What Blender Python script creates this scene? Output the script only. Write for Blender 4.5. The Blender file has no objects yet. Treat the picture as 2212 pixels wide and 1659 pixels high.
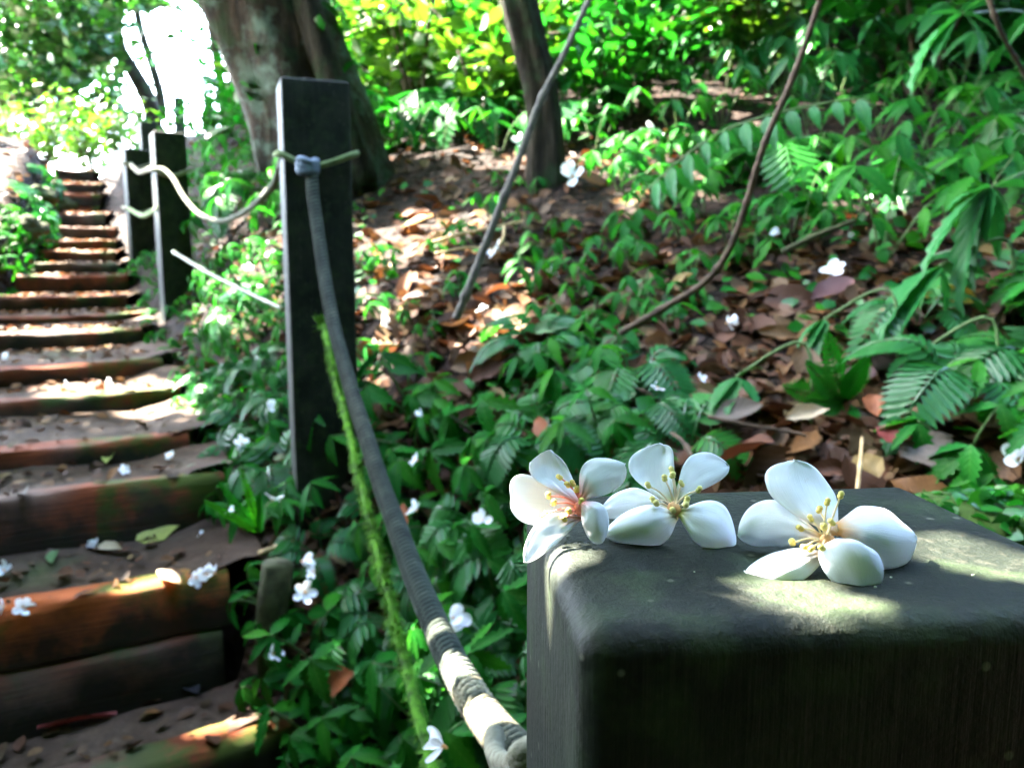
import bpy, math, random
import numpy as np
from mathutils import Vector, Matrix, Quaternion, noise

R = math.radians
rnd = random.Random(7)
nrg = np.random.default_rng(11)
scene = bpy.context.scene
COL = scene.collection

# ------------------------------------------------------------------ camera, sky, sun, exposure
PITCH = R(8.0)
cam_d = bpy.data.cameras.new('camera')
cam = bpy.data.objects.new('camera', cam_d); COL.objects.link(cam)
cam.location = (0, 0, 0); cam.rotation_euler = (math.pi/2 - PITCH, 0, 0)
cam_d.sensor_width = 36; cam_d.lens = 36*1702/2212
cam_d.clip_start = 0.01; cam_d.clip_end = 400
cam_d.dof.use_dof = True; cam_d.dof.focus_distance = 0.232; cam_d.dof.aperture_fstop = 21.0
scene.camera = cam

SUN_AZ, SUN_EL = R(-60), R(50)                      # clockwise from +Y
SUN = Vector((math.sin(SUN_AZ)*math.cos(SUN_EL), math.cos(SUN_AZ)*math.cos(SUN_EL), math.sin(SUN_EL)))
world = bpy.data.worlds.new('World'); scene.world = world; world.use_nodes = True
_nt = world.node_tree
_sk = _nt.nodes.new('ShaderNodeTexSky'); _sk.sky_type = 'NISHITA'; _sk.sun_disc = False
_sk.sun_elevation = SUN_EL; _sk.sun_rotation = SUN_AZ; _sk.air_density = 1.0; _sk.dust_density = 1.5
_nt.links.new(_sk.outputs[0], _nt.nodes['Background'].inputs[0])
_nt.nodes['Background'].inputs[1].default_value = 0.15
sun_d = bpy.data.lights.new('sun', 'SUN'); sun_d.energy = 3.2; sun_d.angle = R(0.53); sun_d.color = (1.0, 0.93, 0.82)
sun = bpy.data.objects.new('sun', sun_d); COL.objects.link(sun)
sun.rotation_euler = (-SUN).to_track_quat('-Z', 'Y').to_euler(); sun.location = SUN*30
vs = scene.view_settings
vs.view_transform = 'Standard'; vs.look = 'None'; vs.gamma = 1.0; vs.use_curve_mapping = False; vs.exposure = 5.9
scene.render.engine = 'CYCLES'
cy = scene.cycles
cy.use_denoising = True; cy.max_bounces = 5; cy.diffuse_bounces = 2; cy.transmission_bounces = 2
cy.caustics_reflective = False; cy.caustics_refractive = False; cy.sample_clamp_indirect = 6

# ------------------------------------------------------------------ geometry helpers
F, CU, CV = 1702.0, 1106.0, 829.5
_fwd = Vector((0, math.cos(PITCH), -math.sin(PITCH))); _up = Vector((0, math.sin(PITCH), math.cos(PITCH)))
def ray(U, V):
    return Vector((1, 0, 0))*((U-CU)/F) + _up*((CV-V)/F) + _fwd
def P(U, V, Y):                                     # the point in the world that a measured bearing meets at a distance Y ahead
    d = ray(U, V); return d*(Y/d.y)
def project(p):
    d = p.dot(_fwd)
    if d <= 0.02: return None
    return CU + F*p.x/d, CV - F*p.dot(_up)/d
def smooth(a, b, x):
    t = min(1, max(0, (x-a)/(b-a))); return t*t*(3-2*t)
def lerp(a, b, t): return a+(b-a)*t
def interp(tab, x):
    if x <= tab[0][0]:
        (x0, y0), (x1, y1) = tab[0], tab[1]
    elif x >= tab[-1][0]:
        return tab[-1][1]
    else:
        for (x0, y0), (x1, y1) in zip(tab, tab[1:]):
            if x <= x1: break
    return y0+(y1-y0)*(x-x0)/(x1-x0)

STEPS = [(0.55, -1.17), (1.00, -1.01), (1.36, -.853), (1.56, -.620), (1.85, -.490), (2.10, -.440), (2.557, -.380), (2.87, -.315), (3.4, -.238),
         (3.75, -.192), (4.15, -.116), (4.5, -.016), (4.8, .055), (5.15, .135), (5.5, .215), (5.9, .322), (6.3, .462), (6.8, .658), (7.3, .80), (7.65, .96)]
WID = [(0, 1.35), (2.6, 1.35), (3.4, .85), (4.15, .60), (4.8, .42), (5.5, .38), (6.3, .35), (8, .30)]
def edge_x(y): return .30-.553*y
T = Vector((-.484, .875, 0)); N = Vector((.875, .484, 0))
def trail(x, y):                                    # (along, sideways to the right of the steps' right end)
    u = (x-edge_x(y))*.875
    return y-.484*u, u
def trail_pt(s, u, z=0.0): return Vector((edge_x(s)+.875*u, s+.484*u, z))
def zs(s):
    if s > 7.65: return .96+.03*min(s-7.65, 6)
    return interp(STEPS, s)
def softmin(a, b, k=.5):
    h = max(0, min(1, .5+.5*(b-a)/k)); return b*(1-h)+a*h-k*h*(1-h)
def nz(x, y, s, seed=0.0): return noise.noise(Vector((x*s+seed, y*s-seed, seed*1.7)))
def gz(x, y):
    s, u = trail(x, y)
    plane = -.838+.178*x+.372*y
    plane = softmin(plane, 1.35+max(0, x+2.6)*.62, .6)
    st = zs(s)
    rough = .035*nz(x, y, 2.3, 3.1)+.02*nz(x, y, 6.1, 9.0)+.10*nz(x, y, .6, 5.0)*smooth(0, 2, abs(u))
    if u >= 0:
        z = lerp(st-.05-.04*smooth(.08, 0, u), plane, smooth(.0, .58, u)) + rough*smooth(.05, .3, u)
    else:
        w = interp(WID, s)
        h = interp([(0, .0), (3.0, 0.02), (4.0, .12), (5.0, .24), (5.8, .32), (7.4, .26), (9, .1)], s)
        fl = STEPS[0][1]
        for (a_, b_) in STEPS:
            if s-.07 > a_: fl = b_
        under = min(fl, st)-.09
        z = lerp(under, st+h, smooth(.0, .24, -u-w)) + rough*smooth(.1, .5, -u-w)*1.3
        z -= .05*max(0, -u-w-2.5)
    return z
def gnormal(x, y, e=.06):
    return Vector((gz(x-e, y)-gz(x+e, y), gz(x, y-e)-gz(x, y+e), 2*e)).normalized()
def hit(U, V, lo=.35, hi=14.0):
    d = ray(U, V); y = lo; prev = lo
    while y < hi:
        k = y/d.y
        if d.z*k <= gz(d.x*k, y):
            a, b = prev, y
            for _ in range(12):
                m = (a+b)/2; k = m/d.y
                if d.z*k <= gz(d.x*k, m): b = m
                else: a = m
            k = b/d.y; return Vector((d.x*k, b, gz(d.x*k, b)))
        prev = y; y *= 1.035
    return None

class MB:
    def __init__(s): s.v = []; s.f = []; s.uv = []
    def add(s, verts, faces, uvs=None):
        o = len(s.v); s.v += [tuple(v) for v in verts]; s.f += [tuple(i+o for i in f) for f in faces]
        s.uv += list(uvs) if uvs is not None else [(0, 0)]*len(verts)
    def tube(s, pts, rad, n=8, cap=True, shape=None):
        pts = [Vector(p) for p in pts]; vs_, fs, uv = [], [], []
        up = Vector((.13, .21, .97)); L = 0
        for i, p in enumerate(pts):
            t = (pts[min(i+1, len(pts)-1)]-pts[max(i-1, 0)]).normalized()
            a = t.cross(up)
            if a.length < 1e-3: a = t.cross(Vector((1, 0, 0)))
            a.normalize(); b = t.cross(a).normalized(); up = -b if (-b).dot(up) > 0 else b
            b = a.cross(t)
            if i: L += (p-pts[i-1]).length
            r = rad[i] if hasattr(rad, '__len__') else rad
            for k in range(n):
                th = 2*math.pi*k/n
                rr = r*(shape(th, L) if shape else 1)
                vs_.append(p+(a*math.cos(th)+b*math.sin(th))*rr); uv.append((L, k/n))
        m = len(pts)
        for i in range(m-1):
            for k in range(n):
                k2 = (k+1) % n
                fs.append((i*n+k, i*n+k2, (i+1)*n+k2, (i+1)*n+k))
        if cap:
            fs.append(tuple(range(n-1, -1, -1))); fs.append(tuple((m-1)*n+k for k in range(n)))
        s.add(vs_, fs, uv)
    def grid(s, fn, nu, nv):
        vs_, uv, fs = [], [], []
        for i in range(nu):
            for j in range(nv):
                p, q = fn(i/(nu-1), j/(nv-1)); vs_.append(p); uv.append(q)
        for i in range(nu-1):
            for j in range(nv-1):
                a = i*nv+j; fs.append((a, a+nv, a+nv+1, a+1))
        s.add(vs_, fs, uv)
    def mesh(s, name, mat, smooth_=True):
        me = bpy.data.meshes.new(name); me.from_pydata(s.v, [], s.f)
        l = me.uv_layers.new(name='UVMap')
        idx = np.empty(len(me.loops), dtype=np.int32); me.loops.foreach_get('vertex_index', idx)
        l.data.foreach_set('uv', np.array(s.uv, dtype=np.float32)[idx].ravel())
        if smooth_: me.polygons.foreach_set('use_smooth', [True]*len(me.polygons))
        if mat: me.materials.append(mat)
        me.update(); return me

def obj(name, me, parent=None, loc=None, rot=None, scale=None):
    o = bpy.data.objects.new(name, me); COL.objects.link(o)
    if parent: o.parent = parent
    if loc is not None: o.location = loc
    if rot is not None:
        if isinstance(rot, Quaternion): o.rotation_mode = 'QUATERNION'; o.rotation_quaternion = rot
        else: o.rotation_euler = rot
    if scale is not None: o.scale = (scale,)*3 if not hasattr(scale, '__len__') else scale
    return o
def tag(o, label=None, cat=None, group=None, kind=None):
    for k, v in (('label', label), ('category', cat), ('group', group), ('kind', kind)):
        if v: o[k] = v
    return o
def empty(name, loc=(0, 0, 0), rot=None):
    o = obj(name, None, None, loc, rot); o.empty_display_size = .02; return o
def copy_tree(o, parent=None):
    c = o.copy(); COL.objects.link(c)
    for k in ('label', 'group', 'category'):
        if parent is not None and k in c: del c[k]
    if parent: c.parent = parent; c.matrix_parent_inverse = o.matrix_parent_inverse
    for ch in KIDS.get(o.name, []): copy_tree(ch, c)
    return c
KIDS = {}
def kid(parent, name, me, loc=None, rot=None, scale=None):
    o = obj(name, me, parent, loc, rot, scale); KIDS.setdefault(parent.name, []).append(o); return o

# ------------------------------------------------------------------ materials
class NT:
    def __init__(s, name):
        s.m = bpy.data.materials.new(name); s.m.use_nodes = True; s.t = s.m.node_tree; s.t.nodes.clear()
        s.out = s.n('OutputMaterial')
    def n(s, typ, **kw):
        nd = s.t.nodes.new('ShaderNode'+typ)
        for k, v in kw.items(): setattr(nd, k, v)
        return nd
    def l(s, a, b): s.t.links.new(a, b)
    def noise(s, vec, scale, detail=4, rough=.6):
        nd = s.n('TexNoise'); nd.inputs['Scale'].default_value = scale; nd.inputs['Detail'].default_value = detail; nd.inputs['Roughness'].default_value = rough
        if vec is not None: s.l(vec, nd.inputs['Vector'])
        return nd
    def ramp(s, fac, stops, interp_='LINEAR'):
        nd = s.n('ValToRGB'); cr = nd.color_ramp; cr.interpolation = interp_
        while len(cr.elements) < len(stops): cr.elements.new(.5)
        for e, (p, c) in zip(cr.elements, stops):
            e.position = p; e.color = (*c, 1) if hasattr(c, '__len__') else (c, c, c, 1)
        s.l(fac, nd.inputs[0]); return nd.outputs[0]
    def mix(s, fac, a, b, mode='MIX'):
        nd = s.n('Mix', data_type='RGBA', blend_type=mode)
        for sock, v in ((nd.inputs[0], fac), (nd.inputs[6], a), (nd.inputs[7], b)):
            if hasattr(v, 'is_linked'): s.l(v, sock)
            elif hasattr(v, '__len__'): sock.default_value = (*v, 1)
            else: sock.default_value = v
        return nd.outputs[2]
    def math(s, op, a, b=0.0):
        nd = s.n('Math', operation=op)
        for sock, v in ((nd.inputs[0], a), (nd.inputs[1], b)):
            if hasattr(v, 'is_linked'): s.l(v, sock)
            else: sock.default_value = v
        return nd.outputs[0]
    def mapped(s, vec, scale):
        nd = s.n('Mapping'); nd.inputs['Scale'].default_value = scale; s.l(vec, nd.inputs['Vector']); return nd.outputs[0]
    def bump(s, h, strength=.4, dist=.01):
        nd = s.n('Bump'); nd.inputs['Strength'].default_value = strength; nd.inputs['Distance'].default_value = dist; s.l(h, nd.inputs['Height']); return nd.outputs[0]
    def principled(s, col, rough=.8, bump=None, spec=.3):
        nd = s.n('BsdfPrincipled'); nd.inputs['Specular IOR Level'].default_value = spec
        if hasattr(col, 'is_linked'): s.l(col, nd.inputs['Base Color'])
        else: nd.inputs['Base Color'].default_value = (*col, 1)
        if hasattr(rough, 'is_linked'): s.l(rough, nd.inputs['Roughness'])
        else: nd.inputs['Roughness'].default_value = rough
        if bump is not None: s.l(bump, nd.inputs['Normal'])
        s.l(nd.outputs[0], s.out.inputs[0]); return s.m
    def leafy(s, col, trans, gloss=.1, rough=.35, bump=None, tmix=.4):
        d = s.n('BsdfDiffuse'); tr = s.n('BsdfTranslucent'); g = s.n('BsdfGlossy'); g.inputs['Roughness'].default_value = rough
        for nd, c in ((d, col), (tr, trans)):
            if hasattr(c, 'is_linked'): s.l(c, nd.inputs[0])
            else: nd.inputs[0].default_value = (*c, 1)
        if bump is not None:
            for nd in (d, tr, g): s.l(bump, nd.inputs['Normal'])
        m1 = s.n('MixShader'); m1.inputs[0].default_value = tmix; s.l(d.outputs[0], m1.inputs[1]); s.l(tr.outputs[0], m1.inputs[2])
        lw = s.n('LayerWeight'); lw.inputs[0].default_value = .25
        fac = s.math('MULTIPLY_ADD', lw.outputs['Fresnel'], gloss*1.6); fac.node.inputs[2].default_value = gloss*.35
        if gloss == 0: fac = s.math('MULTIPLY', lw.outputs['Fresnel'], .05)
        m2 = s.n('MixShader'); s.l(fac, m2.inputs[0]); s.l(m1.outputs[0], m2.inputs[1]); s.l(g.outputs[0], m2.inputs[2])
        s.l(m2.outputs[0], s.out.inputs[0]); return s.m

def mat_leaf(name, stops, island=False, tfac=(1.5, 1.7, .8), gloss=.12, veins=True, tmix=.4):
    k = NT(name)
    if island: r = k.n('NewGeometry').outputs['Random Per Island']
    else:
        r0 = k.n('ObjectInfo').outputs['Random']; r = r0
    c = k.ramp(r, stops)
    tc = k.n('TexCoord')
    nzn = k.noise(tc.outputs['Object'], 60 if not island else 9, 2)
    c = k.mix(k.math('MULTIPLY', nzn.outputs[0], .35), c, (.02, .05, .01))
    bump = None
    if veins:
        uv = k.n('SeparateXYZ'); k.l(tc.outputs['UV'], uv.inputs[0])
        av = k.math('ABSOLUTE', k.math('SUBTRACT', uv.outputs[1], .5))
        mid = k.math('LESS_THAN', av, .025)
        ph = k.math('SINE', k.math('MULTIPLY', k.math('SUBTRACT', uv.outputs[0], k.math('MULTIPLY', av, .45)), 52))
        vein = k.math('GREATER_THAN', ph, .8)
        vv = k.math('MAXIMUM', mid, k.math('MULTIPLY', vein, .4))
        c2 = k.mix(k.math('MULTIPLY', vv, .30), c, (.10, .22, .05))
        bump = k.bump(k.math('ADD', k.math('MULTIPLY', ph, .5), k.math('MULTIPLY', mid, -1.0)), .25, .002); c = c2
    t = k.mix(1.0, c, tfac, 'MULTIPLY')
    return k.leafy(c, t, gloss, .38, bump, tmix)

M = {}
G1 = [(0, (0.0037, 0.0696, 0.0043)), (0.35, (0.0059, 0.1219, 0.0093)), (0.6, (0.0037, 0.0914, 0.0136)), (0.8, (0.0224, 0.1741, 0.0043)), (1, (0.003, 0.0435, 0.0043))]
G2 = [(0, (0.0082, 0.0979, 0.0184)), (0.5, (0.0122, 0.1306, 0.0293)), (1, (0.017, 0.1632, 0.0337))]
G3 = [(0, (.02, .07, .012)), (.4, (.035, .12, .015)), (.75, (.06, .17, .02)), (1, (.10, .20, .02))]
M['herb'] = mat_leaf('herb_leaf', G1, gloss=.018, tmix=.27)
M['long'] = mat_leaf('long_leaf', G2, gloss=.05, tmix=.27)
M['shrub'] = mat_leaf('shrub_leaf', G1, island=True, veins=False, gloss=.06, tmix=.32)
M['forest'] = mat_leaf('forest_leaf', [(0, (.008, .045, .008)), (.6, (.015, .08, .010)), (1, (.04, .13, .012))], island=True, veins=False, gloss=.08, tmix=.3)
M['canopy'] = mat_leaf('canopy_leaf', G3, island=True, veins=False, gloss=.15, tmix=.45)
M['lime'] = mat_leaf('lime_leaf', [(0, (.035, .12, .008)), (1, (.08, .16, .010))], island=True, veins=False, tmix=.42)

def mat_ground():
    k = NT('humus'); tc = k.n('TexCoord').outputs['Object']
    vo = k.n('TexVoronoi'); vo.inputs['Scale'].default_value = 24; vo.inputs['Randomness'].default_value = 1; k.l(tc, vo.inputs['Vector'])
    sep = k.n('SeparateColor'); k.l(vo.outputs['Color'], sep.inputs[0])
    c = k.ramp(sep.outputs[0], [(0, (.006, .004, .003)), (.4, (.014, .008, .005)), (.7, (.028, .014, .009)), (1, (.045, .026, .017))])
    n1 = k.noise(tc, 3, 5)
    c = k.mix(k.ramp(n1.outputs[0], [(.35, 0.0), (.65, .85)]), c, (.007, .0055, .0035))
    sx = k.n('SeparateXYZ'); k.l(tc, sx.inputs[0])     # bare trodden soil on the left of the trail, humus on the right
    lat = k.math('ADD', sx.outputs[0], k.math('MULTIPLY', sx.outputs[1], .553))
    lat = k.math('ADD', lat, k.math('MULTIPLY', n1.outputs[0], .5))
    soil = k.ramp(k.noise(tc, 9, 6, .7).outputs[0], [(.3, (.06, .038, .024)), (.55, (.20, .145, .10)), (.75, (.32, .26, .20))])
    c = k.mix(k.ramp(k.math('MULTIPLY_ADD', lat, 1.0), [(.0, .9), (.22, 0.0)]), c, soil)
    n2 = k.noise(tc, 55, 4)
    h = k.math('ADD', k.math('MULTIPLY', n2.outputs[0], .6), vo.outputs['Distance'])
    return k.principled(c, .9, k.bump(h, .9, .03), .1)
M['ground'] = mat_ground()
def mat_path():
    k = NT('trodden_soil'); tc = k.n('TexCoord').outputs['Object']
    n1 = k.noise(tc, 7, 7, .7); n2 = k.noise(tc, 34, 6, .7)
    c = k.ramp(n1.outputs[0], [(.3, (.020, .012, .008)), (.55, (.066, .044, .029)), (.75, (.13, .10, .074))])
    c = k.mix(k.ramp(n2.outputs[0], [(.45, 0.0), (.7, .8)]), c, (.035, .026, .02))
    n3 = k.noise(tc, 2.2, 3)
    c = k.mix(k.ramp(n3.outputs[0], [(.62, 0.0), (.75, .6)]), c, (.035, .075, .02))
    return k.principled(c, .92, k.bump(n2.outputs[0], .45, .02), .1)
M['path'] = mat_path()
def mat_timber(name='weathered_timber', cols=((.035, .009, .004), (.19, .042, .012), (.36, .095, .028)), worn=.55, e0=.13):
    k = NT(name); uvn = k.n('TexCoord'); uv = uvn.outputs['UV']; ob = uvn.outputs['Object']
    g = k.noise(k.mapped(uv, (2.2, 40, 1)), 3.0, 6, .65)
    c = k.ramp(g.outputs[0], [(.3, cols[0]), (.5, cols[1]), (.7, cols[2])])
    n1 = k.noise(ob, 3.4, 4)
    c = k.mix(k.ramp(n1.outputs[0], [(.40, 0.0), (.62, worn)]), c, (.020, .015, .010))
    sep = k.n('SeparateXYZ'); k.l(uv, sep.inputs[0])
    r = k.n('ObjectInfo').outputs['Random']
    nm = k.math('ADD', k.noise(ob, 8, 5).outputs[0], k.math('MULTIPLY', sep.outputs[2] if False else k.math('GREATER_THAN', sep.outputs[0], .80), .12))
    c = k.mix(k.ramp(nm, [(.54, 0.0), (.66, .85)]), c, (.028, .075, .006))
    gr = k.noise(ob, 1.7, 3)
    c = k.mix(k.ramp(k.math('ADD', gr.outputs[0], k.math('MULTIPLY', r, .15)), [(.58, 0.0), (.72, .6)]), c, (.11, .095, .075))
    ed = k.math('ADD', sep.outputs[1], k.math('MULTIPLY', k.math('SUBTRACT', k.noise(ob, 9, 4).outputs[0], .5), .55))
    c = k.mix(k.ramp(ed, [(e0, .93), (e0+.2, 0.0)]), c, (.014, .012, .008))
    return k.principled(c, .85, k.bump(g.outputs[0], .7, .008), .2)
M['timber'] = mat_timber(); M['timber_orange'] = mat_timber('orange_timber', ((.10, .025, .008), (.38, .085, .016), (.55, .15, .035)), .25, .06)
def mat_post(dark=.30):
    k = NT('weathered_post'); tc = k.n('TexCoord').outputs['Object']
    gr = k.noise(k.mapped(tc, (260, 260, 9)), 1.0, 5, .7)
    n1 = k.noise(tc, 16, 5); n2 = k.noise(tc, 260, 3)
    c = k.ramp(n1.outputs[0], [(.34, (.012*dark, .019*dark, .010*dark)), (.52, (.036*dark, .048*dark, .030*dark)), (.70, (.080*dark, .090*dark, .058*dark))])
    c = k.mix(k.ramp(gr.outputs[0], [(.52, 0.0), (.70, .40)]), c, (.042, .04, .03))
    al = k.noise(tc, 42, 4)
    c = k.mix(k.ramp(al.outputs[0], [(.50, 0.0), (.68, .8)]), c, (.022, .036, .014))
    vo = k.n('TexVoronoi'); vo.inputs['Scale'].default_value = 120; k.l(tc, vo.inputs['Vector'])
    sp = k.ramp(vo.outputs['Distance'], [(.10, 1.0), (.17, 0.0)])
    sepc = k.n('SeparateColor'); k.l(vo.outputs['Color'], sepc.inputs[0])
    sp = k.math('MULTIPLY', sp, k.math('GREATER_THAN', sepc.outputs[0], .74))
    c = k.mix(k.math('MULTIPLY', sp, .8), c, (.11, .11, .08))
    h = k.math('ADD', k.math('MULTIPLY', gr.outputs[0], .7), k.math('MULTIPLY', n2.outputs[0], .55))
    return k.principled(c, .62, k.bump(h, .8, .0015), .16)
M['post'] = mat_post(); M['post_far'] = mat_post(.28)
def mat_rope():
    k = NT('braided_rope'); t = k.n('TexCoord'); uv = k.n('SeparateXYZ'); k.l(t.outputs['UV'], uv.inputs[0])
    n1 = k.noise(t.outputs['Object'], 30, 3); n2 = k.noise(t.outputs['Object'], 420, 3)
    dirt = k.ramp(n1.outputs[0], [(.3, (.045, .055, .046)), (.6, (.09, .105, .084)), (.8, (.16, .17, .12))])
    clean = k.ramp(n2.outputs[0], [(.3, (.20, .165, .085)), (.55, (.42, .37, .24)), (.75, (.58, .54, .42))])
    n3 = k.noise(t.outputs['Object'], 22, 4)
    f = k.math('ADD', k.math('MULTIPLY', k.math('SUBTRACT', uv.outputs[0], 1.33), 9.0), k.math('MULTIPLY', k.math('SUBTRACT', n3.outputs[0], .5), 3.0))
    c = k.mix(k.ramp(f, [(.3, 0.0), (.6, 1.0)]), dirt, clean)
    end = k.math('GREATER_THAN', k.math('ADD', uv.outputs[0], k.math('MULTIPLY', n3.outputs[0], .06)), 1.445)
    c = k.mix(k.math('MULTIPLY', end, .8), c, (.06, .065, .05))
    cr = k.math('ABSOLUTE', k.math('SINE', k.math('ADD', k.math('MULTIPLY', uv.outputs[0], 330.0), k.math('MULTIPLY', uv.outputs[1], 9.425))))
    c = k.mix(k.ramp(cr, [(.35, 1.0), (.85, 0.0)]), c, (.006, .008, .006))  # shade of the rib grooves painted into the rope colour
    return k.principled(c, .95, k.bump(n2.outputs[0], .6, .001), .1)
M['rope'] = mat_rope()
def simple(name, col, rough=.8, nscale=40, var=.35, bumpd=.003, spec=.25):
    k = NT(name); tc = k.n('TexCoord').outputs['Object']; n1 = k.noise(tc, nscale, 4)
    c = k.ramp(n1.outputs[0], [(.3, tuple(v*(1-var) for v in col)), (.7, tuple(min(1, v*(1+var)) for v in col))])
    return k.principled(c, rough, k.bump(n1.outputs[0], .5, bumpd), spec)
M['rope_pale'] = simple('pale_rope', (.20, .185, .13), .95, 120)
M['rope_old'] = simple('old_rope', (.085, .092, .06), .95, 120)
M['rope_green'] = simple('mossy_rope', (.13, .17, .07), .95, 60)
M['rope_blue'] = simple('grey_blue_cord', (.11, .145, .18), .8, 60)
M['moss'] = simple('bright_moss', (.060, .18, .006), .95, 60, .75)
M['moss_dark'] = simple('moss_cushion', (.022, .05, .005), .95, 40, .5)
M['stem'] = simple('green_stem', (.06, .11, .03), .6, 80)
M['twig'] = simple('brown_twig', (.06, .040, .024), .85, 45, .6, .006)
M['vine'] = simple('bare_vine', (.09, .08, .06), .75, 50)
M['straw'] = simple('dry_straw', (.42, .30, .14), .7, 70)
M['cane'] = simple('pale_green_cane', (.07, .09, .022), .5, 50)
M['stake'] = simple('mossy_stake', (.045, .05, .02), .9, 40, .5, .006)
M['shade_foliage'] = simple('shade_foliage_dark', (.010, .022, .008), .9, 3, .5)
M['rock'] = simple('mossy_rock', (.045, .055, .022), .95, 14, .6, .02)
def mat_bark(name, cols, lich, lo=.5):
    k = NT(name); tc = k.n('TexCoord').outputs['Object']
    g = k.noise(k.mapped(tc, (9, 9, 1.5)), 3.2, 8, .7); n1 = k.noise(tc, 5.5, 6, .7); n2 = k.noise(tc, 9, 5)
    c = k.ramp(g.outputs[0], [(.3, cols[0]), (.5, cols[1]), (.72, cols[2])])
    c = k.mix(k.ramp(n1.outputs[0], [(lo, 0.0), (lo+.16, .85)]), c, lich)
    c = k.mix(k.ramp(n2.outputs[0], [(.5, 0.0), (.64, .75)]), c, (.035, .062, .026))
    return k.principled(c, .9, k.bump(g.outputs[0], 1.0, .09), .12)
M['bark'] = mat_bark('lichen_bark', [(.008, .005, .004), (.038, .026, .017), (.11, .070, .045)], (.17, .23, .175), .48)
M['bark2'] = mat_bark('grey_brown_bark', [(.008, .006, .004), (.028, .022, .014), (.07, .055, .036)], (.06, .075, .045), .56)
def mat_dead(name, stops, island=False):
    k = NT(name); tc = k.n('TexCoord')
    r = k.n('NewGeometry').outputs['Random Per Island'] if island else k.n('ObjectInfo').outputs['Random']
    c = k.ramp(r, stops)
    n1 = k.noise(tc.outputs['Object'], 45, 4); c = k.mix(k.ramp(n1.outputs[0], [(.45, 0.0), (.7, .7)]), c, tuple(v*.45 for v in stops[0][1]))
    b = None
    if not island:
        uv = k.n('SeparateXYZ'); k.l(tc.outputs['UV'], uv.inputs[0])
        av = k.math('ABSOLUTE', k.math('SUBTRACT', uv.outputs[1], .5))
        ph = k.math('SINE', k.math('MULTIPLY', k.math('SUBTRACT', uv.outputs[0], k.math('MULTIPLY', av, .5)), 48))
        b = k.bump(k.math('ADD', ph, k.math('MULTIPLY', k.math('LESS_THAN', av, .03), 2.0)), .10, .002)
    return k.leafy(c, k.mix(1.0, c, (1.3, .9, .6), 'MULTIPLY'), .03, .5, b, .18)
DEADR = [(0, (0.0608, 0.0289, 0.0152)), (0.14, (0.0281, 0.0133, 0.0073)), (0.28, (0.103, 0.0445, 0.0182)), (0.42, (0.0796, 0.0401, 0.0258)), (0.55, (0.131, 0.08, 0.0364)), (0.68, (0.0562, 0.0422, 0.0273)), (0.8, (0.1778, 0.0845, 0.0273)), (0.9, (0.0164, 0.0097, 0.0055)), (1, (0.1685, 0.1245, 0.0546))]
M['dead'] = mat_dead('dead_leaf', DEADR); M['litter'] = mat_dead('litter_leaf', DEADR, True)
for nm, c in dict(yellow=(.36, .27, .04), lime_leaf=(.34, .36, .09), cream=(.46, .37, .24), orange=(.26, .09, .035), red=(.13, .025, .02), grey=(.11, .092, .072), purple=(.07, .034, .034), tan=(.26, .18, .065), greenpale=(.13, .22, .09), brown=(.085, .034, .018), black=(.02, .02, .022)).items():
    M['dead_'+nm] = mat_dead('dead_leaf_'+nm, [(0, tuple(v*.85 for v in c)), (1, c)])
def mat_petal(name, base_col, reach=.24):
    k = NT(name); tc = k.n('TexCoord'); uv = k.n('SeparateXYZ'); k.l(tc.outputs['UV'], uv.inputs[0])
    st = k.noise(k.mapped(tc.outputs['UV'], (1.2, 26, 1)), 2.0, 3)
    f = k.ramp(uv.outputs[0], [(.02, 1.0), (reach*.5, .45), (reach, 0.0)])
    c = k.mix(f, (.87, .91, .95), base_col)
    vein = k.ramp(st.outputs[0], [(.54, 0.0), (.62, 1.0)])
    c = k.mix(k.math('MULTIPLY', k.math('MULTIPLY', vein, k.math('SUBTRACT', 1.1, uv.outputs[0])), .42), c, (.60, .66, .72))
    bl = k.noise(tc.outputs['Object'], 330, 4)
    c = k.mix(k.ramp(bl.outputs[0], [(.66, 0.0), (.74, .18)]), c, (.55, .50, .40))
    b = k.bump(st.outputs[0], .22, .0006)
    return k.leafy(c, k.mix(1.0, c, (1.0, .99, .96), 'MULTIPLY'), 0.02, .5, b, .26)
M['petal1'] = mat_petal('petal_pink_throat', (.82, .30, .24), .36)
M['petal2'] = mat_petal('petal_yellow_throat', (.72, .66, .30), .22)
M['petal3'] = mat_petal('petal_orange_throat', (.84, .48, .18), .32)
M['petalg'] = mat_petal('fallen_petal', (.75, .55, .35), .2)
M['fil1'] = simple('pink_filament', (.85, .26, .20), .5, 300, .2, .0002)
M['fil2'] = simple('cream_filament', (.80, .66, .46), .5, 300, .2, .0002)
M['fil3'] = simple('yellow_filament', (.85, .66, .36), .5, 300, .2, .0002)
M['anther'] = simple('yellow_anther', (.78, .60, .18), .8, 900, .35, .0006)
M['anther2'] = simple('pale_anther', (.76, .68, .26), .8, 900, .3, .0006)
M['crumb'] = simple('pale_crumb', (.6, .62, .45), .8, 300)
M['core'] = simple('flower_core', (.80, .42, .18), .6, 300, .3, .0003)

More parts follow.
